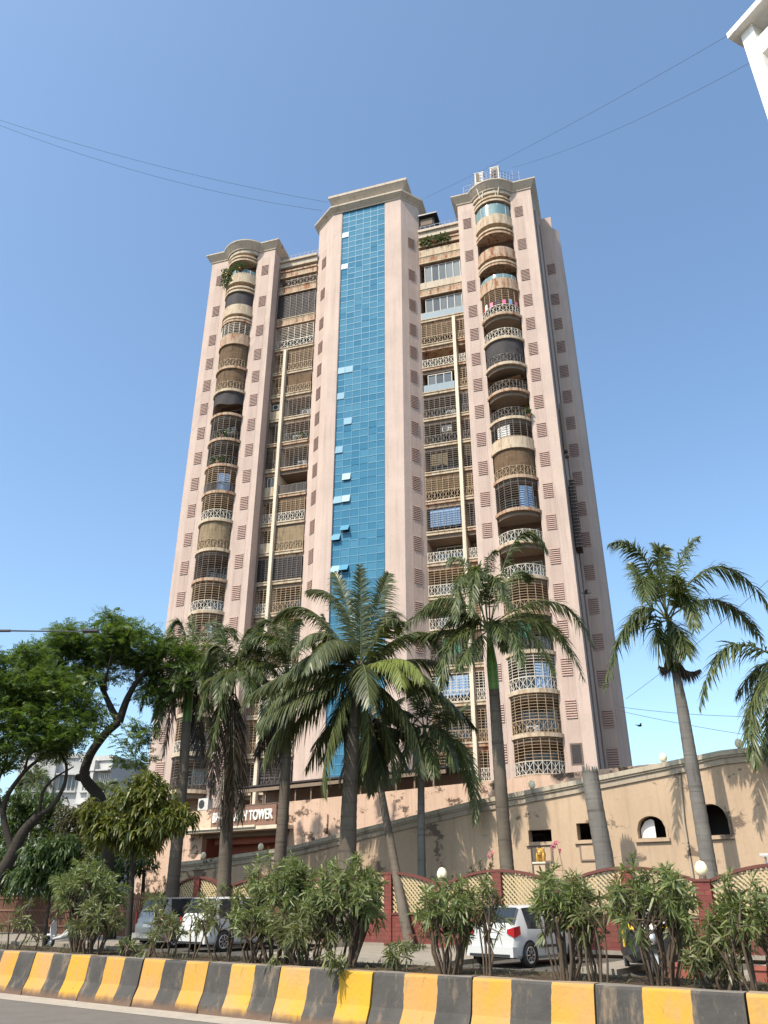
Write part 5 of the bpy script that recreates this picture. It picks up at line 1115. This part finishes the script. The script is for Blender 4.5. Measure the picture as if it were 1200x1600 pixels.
def car(label, s, t, ang, paint, L, H, W_, st, lights, name='parked_car', cat='car', group='cars parked by the compound wall', glasspairs=(), pillar=()):
    root = thing(name, label, cat, P(s, t, .003), ang, group); hw = W_ / 2
    sec = []
    for (y, zs, zb, zt, ws, wb, wt) in st:
        h = [(ws * hw * .9, zs - .02), (ws * hw, zs + .06), (wb * hw, zs + (zb - zs) * .55), (wb * hw * .97, zb), (wt * hw, zt - .05), (wt * hw * .86, zt - .005), (0, zt)]
        sec.append([(x, y, z) for x, z in h] + [(-x, y, z) for x, z in reversed(h[:-1])])
    k = len(sec[0]); body = MB(); win = {}
    V = [p for q in sec for p in q]; fb = []; fg = {'side_window': [], 'rear_window': [], 'windscreen': []}
    for i in range(len(sec) - 1):
        for j in range(k - 1):
            f = (i * k + j, i * k + j + 1, (i + 1) * k + j + 1, (i + 1) * k + j); j2 = j if j < 6 else k - 2 - j
            a, b = st[i], st[i + 1]
            if i == glasspairs[0] and j2 in (4, 5): fg['rear_window'].append(f)
            elif i == glasspairs[1] and j2 in (4, 5): fg['windscreen'].append(f)
            elif j2 == 3 and glasspairs[0] < i < glasspairs[1] and i not in pillar: fg['side_window'].append(f)
            else: fb.append(f)
    body.add(V, fb, paint); body.add(sec[0], [tuple(range(k))], paint); body.add(sec[-1], [tuple(range(k - 1, -1, -1))], paint)
    for i in range(len(sec) - 1): body.quad(sec[i][0], sec[i + 1][0], sec[i + 1][-1], sec[i][-1], BLACKP)
    o = obj('body', body, root); 
    import bmesh
    bm = bmesh.new(); bm.from_mesh(o.data); bmesh.ops.remove_doubles(bm, verts=bm.verts, dist=.0005); bmesh.ops.recalc_face_normals(bm, faces=bm.faces); bm.to_mesh(o.data); bm.free(); smooth_sharp(o, 32)
    for nm, fs in fg.items():
        for side in ((1, -1) if nm == 'side_window' else (0,)):
            g = MB(); ff = [f for f in fs if side == 0 or (sum(V[i][0] for i in f) * side > 0)]
            for f in ff:
                c = sum((Vector(V[i]) for i in f), Vector()) / 4; g.add([Vector(V[i]) + (c - Vector(V[i])) * .035 for i in f], [(0, 1, 2, 3)], CARG)
            if ff: obj(nm, g, root)
    yr = st[0][0]; yw0 = yr + L * .175; yw1 = yr + L * .80; rw = .31 if H < 1.65 else .33
    arch = MB()
    for yy in (yw0, yw1):
        for sx in (1, -1):
            x = sx * (hw + .004); c = [(x, yy + (rw + .06) * math.cos(math.pi * q / 12), rw + (rw + .06) * math.sin(math.pi * q / 12)) for q in range(13)] + [(x, yy - rw - .06, .16), (x, yy + rw + .06, .16)]
            arch.add(c, [tuple(range(15)) if sx > 0 else tuple(range(14, -1, -1))], BLACK)
            wheel(root, sx * (hw - .08), yy, rw)
    obj('wheel_arch', arch, root)
    bp = MB(); bp.box(-hw * .93, hw * .93, yr - .10, yr + .12, .27, .52, paint); bp.box(-hw * .8, hw * .8, yr - .112, yr - .101, .28, .34, BLACKP); ob = obj('rear_bumper', bp, root)
    pl = MB(); pl.box(-.25, .25, yr - .045, yr - .02, .72, .84, PLATE); pl.box(-.3, .3, yr - .05, yr - .02, .86, .90, paint); obj('number_plate', pl, root)
    for sx in (1, -1):
        lm = MB(); x0, x1, z0, z1, dy = lights
        v = [(sx * x0 * hw, yr - .035, z0 + .1), (sx * x1 * hw, yr - .02, z0), (sx * x1 * hw, yr - .02, z1), (sx * x0 * hw, yr - .035, z1 - .06), (sx * (hw * 1.0 + .004), yr + dy, z0 + .08), (sx * (hw * .985 + .004), yr + dy, z1 + .03)]
        lm.add(v, [(0, 1, 2, 3), (1, 4, 5, 2)], TAIL); lm.add([(a, b + .03, c) for a, b, c in v], [(3, 2, 1, 0)], TAIL); obj('tail_light', lm, root)
        mr = MB(); mr.box(sx * (hw + .02) - .09, sx * (hw + .02) + .09, yr + L * .66, yr + L * .66 + .09, .98 * H / 1.53, 1.12 * H / 1.53, paint); obj('wing_mirror', mr, root)
    hd = MB()
    for yy in (.36, .57): hd.box(hw + .001, hw + .02, yr + L * yy, yr + L * yy + .16, .86, .89, paint); hd.box(-hw - .02, -hw - .001, yr + L * yy, yr + L * yy + .16, .86, .89, paint)
    obj('door_handle', hd, root)
    sm = MB(); sm.box(hw - .005, hw + .012, yr + L * .30, yr + L * .66, .48, .54, BLACKP); obj('side_moulding', sm, root)
    return root
#          y,   sill, belt, top, wsill, wbelt, wtop
HATCH = [(-1.86, .36, .88, .90, .80, .90, .70), (-1.78, .28, .93, .97, .90, .965, .76), (-1.62, .24, .95, 1.10, .95, .985, .78), (-1.32, .22, .95, 1.49, .96, 1.0, .74), (-1.22, .22, .95, 1.52, .96, 1.0, .75), (-.38, .22, .93, 1.55, .96, 1.0, .77), (-.28, .22, .93, 1.55, .96, 1.0, .77), (.42, .22, .91, 1.51, .96, 1.0, .75), (.52, .22, .91, 1.48, .96, 1.0, .74), (1.10, .22, .90, 1.0, .96, .99, .80), (1.7, .25, .82, .86, .92, .95, .75), (1.88, .34, .66, .68, .8, .86, .66)]
SUV = [(-2.1, .40, 1.0, 1.03, .86, .93, .78), (-2.04, .32, 1.06, 1.12, .93, .98, .84), (-1.98, .28, 1.08, 1.25, .95, .99, .85), (-1.74, .26, 1.08, 1.74, .96, 1.0, .82), (-1.62, .26, 1.08, 1.77, .96, 1.0, .83), (-.62, .26, 1.06, 1.80, .96, 1.0, .85), (-.50, .26, 1.06, 1.80, .96, 1.0, .85), (.38, .26, 1.05, 1.76, .96, 1.0, .83), (.50, .26, 1.05, 1.72, .96, 1.0, .82), (1.08, .26, 1.04, 1.14, .96, .99, .86), (1.9, .30, .96, 1.0, .92, .95, .8), (2.1, .42, .78, .80, .84, .88, .7)]
car('white hatchback with a big red tail light parked facing the brick wall', -11.6, 24.0, ROT_ST - R(8), CARW, 3.74, 1.53, 1.70, HATCH, (.68, .95, .74, 1.0, .24), 'parked_car', 'car', glasspairs=(2, 8), pillar=(3, 5, 7))
car('white van with tall body and small red tail lights behind the thin oleanders', -24.1, 24.6, ROT_ST - R(4), CARW, 4.2, 1.8, 1.74, SUV, (.80, .96, .82, 1.12, .12), 'parked_van', 'van', glasspairs=(2, 8), pillar=(3, 5, 7))
car('silver van with tall red tail lights left of the white van', -27.6, 25.4, ROT_ST - R(4), CARS, 4.2, 1.8, 1.74, SUV, (.82, .97, .80, 1.30, .10), 'parked_van', 'van', glasspairs=(2, 8), pillar=(3, 5, 7))

# auto rickshaw: faces the road (local +y = forward)
rk = thing('auto_rickshaw', 'black and yellow auto rickshaw facing the road behind the large arching oleander', 'auto rickshaw', P(-7.5, 22.5, .003), R(180) - R(12))
mb = MB(); st = [(1.02, .42, .95, .34), (.95, .36, 1.05, .44), (.72, .30, 1.08, .60), (.3, .26, .60, .66), (-.2, .26, .60, .68), (-.9, .30, .95, .68), (-1.25, .38, 1.0, .62)]
sec = [[(-w * .8, y, a), (-w, y, a + .15), (-w * .96, y, b), (w * .96, y, b), (w, y, a + .15), (w * .8, y, a)] for y, a, b, w in st]
V = [p for q in sec for p in q]
mb.add(V, [(i * 6 + j, i * 6 + (j + 1) % 6, (i + 1) * 6 + (j + 1) % 6, (i + 1) * 6 + j) for i in range(6) for j in range(6)], BLACKP); mb.add(sec[0], [tuple(range(5, -1, -1))], BLACKP); mb.add(sec[-1], [tuple(range(6))], BLACKP)
obj('body', mb, rk)
mb = MB(); mb.add([(-.50, .965, 1.00), (.50, .965, 1.00), (.54, .93, 1.16), (-.54, .93, 1.16), (-.5, .80, 1.0), (.5, .80, 1.0), (.54, .78, 1.16), (-.54, .78, 1.16)], [(0, 1, 2, 3), (5, 4, 7, 6), (1, 5, 6, 2), (4, 0, 3, 7), (3, 2, 6, 7)], YEL); mb.box(-.22, .22, .955, .985, 1.02, 1.13, SIGNW); obj('front_panel', mb, rk)
mb = MB(); mb.quad((-.52, .925, 1.18), (.52, .925, 1.18), (.50, .72, 1.62), (-.50, .72, 1.62), WGLASS); obj('windscreen', mb, rk)
mb = MB()
for x in (-.54, 0, .54): mb.bar((x, .93, 1.16), (x * .96, .715, 1.64), .045, ACW)
mb.bar((-.54, .93, 1.17), (.54, .93, 1.17), .04, ACW); mb.bar((.04, .945, 1.2), (.4, .86, 1.42), .03, ACW); obj('windscreen_frame', mb, rk)
mb = MB(); q = []
for y, z, w in ((.86, 1.60, .56), (.70, 1.70, .62), (.2, 1.76, .66), (-.9, 1.74, .66), (-1.22, 1.55, .62), (-1.28, 1.0, .60)): q.append([(-w, y, z - .14), (-w * .94, y, z - .03), (-w * .5, y, z + .03), (w * .5, y, z + .03), (w * .94, y, z - .03), (w, y, z - .14)])
V = [p for s_ in q for p in s_]; mb.add(V, [(i * 6 + j, i * 6 + j + 1, (i + 1) * 6 + j + 1, (i + 1) * 6 + j) for i in range(5) for j in range(5)], BLACKP, True); obj('canopy', mb, rk)
mb = MB(); mb.box(-.60, .60, -.75, -.2, .60, .82, NETD); mb.box(-.60, .60, -.85, -.72, .82, 1.3, NETD); mb.box(-.25, .25, .25, .55, .6, .78, NETD); obj('seat', mb, rk)
for x in (-.62, .62):
    mb = MB(); mb.bar((x, -.15, .6), (x, -.05, 1.66), .05, YEL); obj('canopy_post', mb, rk); wheel(rk, x * .92, -.85, .22, .12)
wheel(rk, .055, 1.0, .22, .11)
mb = MB(); mb.box(-.10, .10, .76, 1.28, .44, .50, STEEL); mb.bar((0, 1.26, .45), (0, 1.32, .28), .14, STEEL); obj('mudguard', mb, rk)
mb = MB(); mb.lathe([(0, 0), (.11, 0), (.13, .05)], (0, 0, 0), CHROME, 14)
for i in range(len(mb.v)): p = mb.v[i]; mb.v[i] = (p[0], 1.09 - p[2], .82 + p[1])
obj('headlight', mb, rk)
# scooter
sc = thing('scooter', 'white scooter parked by the kerb behind the broad left oleander', 'scooter', P(-30.0, 21.1, .003), ROT_ST + R(104))
wheel(sc, .05, .62, .22, .1); wheel(sc, .05, -.62, .22, .1)
def shell(st, mat, n=10):
    mb = MB(); v = []
    for y, z, w, h in st: v += [(w * math.cos(2 * math.pi * k / n), y, z + h * math.sin(2 * math.pi * k / n)) for k in range(n)]
    mb.add(v, [(i * n + k, i * n + (k + 1) % n, (i + 1) * n + (k + 1) % n, (i + 1) * n + k) for i in range(len(st) - 1) for k in range(n)], mat, True); return mb
obj('rear_body', shell([(-.95, .66, .02, .02), (-.88, .64, .10, .08), (-.55, .58, .17, .17), (-.2, .52, .15, .16), (.0, .40, .12, .08), (.35, .34, .14, .05), (.4, .34, .02, .02)], CARW), sc)
obj('seat', shell([(-.85, .80, .03, .02), (-.75, .80, .13, .06), (-.3, .76, .14, .07), (-.02, .74, .09, .05), (.02, .74, .02, .02)], BLACKP), sc)
obj('front_shield', shell([(.40, .34, .16, .03), (.46, .55, .20, .10), (.50, .80, .17, .12), (.44, .98, .10, .05)], CARW), sc)
obj('front_mudguard', shell([(.36, .42, .03, .03), (.5, .47, .08, .05), (.72, .46, .08, .05), (.88, .32, .05, .05)], CARW), sc)
mb = MB(); mb.tube([(-.33, .32, 1.04), (-.1, .44, 1.02), (.1, .44, 1.02), (.33, .32, 1.04)], .02, BLACKP, 6); mb.tube([(.25, .36, 1.03), (.32, .36, 1.2)], .01, BLACKP, 5); mb.tube([(-.25, .36, 1.03), (-.32, .36, 1.2)], .01, BLACKP, 5); obj('handlebar', mb, sc)
mb = MB(); mb.box(-.06, .06, -1.0, -.93, .58, .66, TAIL); obj('tail_light', mb, sc)

# planters, golden head, street lamp, wires, birds
for s, t_, lab in ((-6.35, 21.15, 'long terracotta planter box by the kerb right of the auto rickshaw'), (-4.35, 21.1, 'terracotta planter box cut by the right edge of the photo')):
    t = street_thing('planter_box', lab, 'planter', s, t_, .003, 'planter boxes by the kerb'); mb = MB(); w = .40
    mb.add([(-w, -.15, 0), (w, -.15, 0), (w, .15, 0), (-w, .15, 0), (-w - .04, -.19, .30), (w + .04, -.19, .30), (w + .04, .19, .30), (-w - .04, .19, .30)], [(3, 2, 1, 0), (0, 1, 5, 4), (1, 2, 6, 5), (2, 3, 7, 6), (3, 0, 4, 7)], TERRA); obj('box', mb, t)
    mb = MB(); mb.box(-w - .07, w + .07, -.22, -.16, .29, .36, TERRA); mb.box(-w - .07, w + .07, .16, .22, .29, .36, TERRA); mb.box(-w - .07, -w - .01, -.16, .16, .29, .36, TERRA); mb.box(w + .01, w + .07, -.16, .16, .29, .36, TERRA); obj('rim', mb, t)
    mb = MB(); mb.box(-w - .009, w + .009, -.159, .159, .24, .30, SOIL); obj('soil', mb, t)
q = on_t(846, 1345, 29.0); gl = thing('golden_head', 'gold-painted animal head ornament in front of the blocked window', 'statue', Vector((q.x, q.y, 0)), ROT_ST)
zb = q.z - .1; mb = MB(); mb.box(-.22, .22, -.2, .2, 0, zb, BEIGE); mb.box(-.26, .26, -.24, .24, zb, zb + .06, CREAM2); obj('pedestal', mb, gl)
def ell(mb, c, rx, ry, rz_, mat, n=12):
    v = []; f = []
    for i in range(n + 1):
        th_ = math.pi * i / n
        for k in range(n): v.append((c[0] + rx * math.sin(th_) * math.cos(2 * math.pi * k / n), c[1] + ry * math.sin(th_) * math.sin(2 * math.pi * k / n), c[2] + rz_ * math.cos(th_)))
    for i in range(n):
        for k in range(n): f.append((i * n + k, (i + 1) * n + k, (i + 1) * n + (k + 1) % n, i * n + (k + 1) % n))
    mb.add(v, f, mat, True)
mb = MB(); ell(mb, (0, .02, zb + .36), .24, .22, .33, GOLD); ell(mb, (0, -.12, zb + .42), .15, .15, .18, GOLD); ell(mb, (0, -.24, zb + .34), .09, .13, .08, GOLD); ell(mb, (-.17, 0, zb + .64), .05, .05, .08, GOLD); ell(mb, (.17, 0, zb + .64), .05, .05, .08, GOLD)
ell(mb, (-.17, -.06, zb + .22), .09, .12, .26, GOLD); ell(mb, (.17, -.06, zb + .22), .09, .12, .26, GOLD); ell(mb, (-.06, -.25, zb + .45), .025, .02, .025, BLACK); ell(mb, (.06, -.25, zb + .45), .025, .02, .025, BLACK); ell(mb, (0, -.365, zb + .36), .03, .02, .025, BLACK); o = obj('head', mb, gl); o.scale = (.72, .72, .72); o.location.z = zb * .28 + .04
DARKM = plain('dark_galvanised', (.055, .055, .065), .6, .3)
LY = 26.0
a = at(-300, 984, LY); b = at(132, 987, LY); sl = thing('street_lamp', 'thin grey street lamp arm reaching in from the left edge towards the feathery tree', 'street lamp', Vector((at(-330, 1400, LY).x, LY, 0)), 0)
bx = sl.location
mb = MB(); mb.tube([(0, 0, 0), (0, 0, a.z - .3)], [.11, .07], STEEL, 10); obj('pole', mb, sl)
mb = MB(); mb.tube([(0, 0, a.z - .35), (.25, 0, a.z - .05), tuple(at(16, 985.5, LY) - bx)], [.06, .06, .05], DARKM, 8); mb.tube([tuple(at(14, 985.5, LY) - bx), tuple(b - bx)], [.032, .018], DARKM, 8); obj('arm', mb, sl)
mb = MB(); c = at(140, 986, LY) - bx; mb.box(c.x - .22, c.x + .3, c.y - .12, c.y + .12, c.z - .03, c.z + .04, DARKM); obj('lamp_head', mb, sl)
def cable(label, a, b, sag, r=.012):
    a, b = Vector(a), Vector(b); mb = MB(); n = 16
    pts = [a.lerp(b, i / n) - Vector((0, 0, sag * 4 * (i / n) * (1 - i / n))) for i in range(n + 1)]
    tag(obj('overhead_cable', MB().tube(pts, r, WIRE, 5)), label, 'cable', 'overhead cables')
cable('upper of the two cables from the left edge to the shaft top', at(-60, 168, 48), at(512, 316, 57), 1.0, .013); cable('lower of the two cables from the left edge to the shaft top', at(-60, 172, 47), at(503, 329, 58), 1.6, .013)
cable('cable from the shaft cap up to the white building corner', at(662, 310, 57), at(1150, 48, 27), .5, .010); cable('cable from the rooftop units to the white building wall', at(800, 262, 55), at(1172, 98, 27.5), .8, .010)
cable('upper of two level cables right of the tower behind the leaning palm', at(965, 1104, 52), at(1320, 1118, 40), .3, .014); cable('lower of two level cables right of the tower behind the leaning palm', at(965, 1110, 52), at(1320, 1168, 40), .2, .014); cable('steep cable rising right from the tower behind the leaning palm', at(978, 1092, 52), at(1260, 850, 35), .3, .012)
for k, (px, py, Y, lab) in enumerate(((999, 1134, 60, 'small dark bird flying low beside the tower corner'), (1152, 1009, 60, 'small dark bird between the two right palms'), (915, 927, 50, 'dark bird flying in front of the right side of the tower'))):
    p = at(px, py, Y); t = thing('bird', lab, 'bird', p, R(30 + 70 * k), 'birds near the tower'); mb = MB(); ell(mb, (0, 0, 0), .20, .07, .07, BLACK, 8); ell(mb, (.2, 0, .04), .07, .05, .05, BLACK, 8)
    mb.add([(.26, -.015, .05), (.26, .015, .05), (.34, 0, .03)], [(0, 1, 2)], BLACK); mb.add([(-.15, -.04, 0), (-.15, .04, 0), (-.36, .07, 0), (-.36, -.07, 0)], [(0, 1, 2, 3)], BLACK); obj('body', mb, t)
    for s in (1, -1): mb = MB(); mb.add([(.10, s * .05, .02), (-.08, s * .05, .02), (-.12, s * .25, .14), (-.16, s * .46, .10), (.0, s * .28, .16), (0, s * .05, .05)], [(0, 1, 2, 4), (2, 3, 4), (0, 4, 5)], BLACK); obj('wing', mb, t)
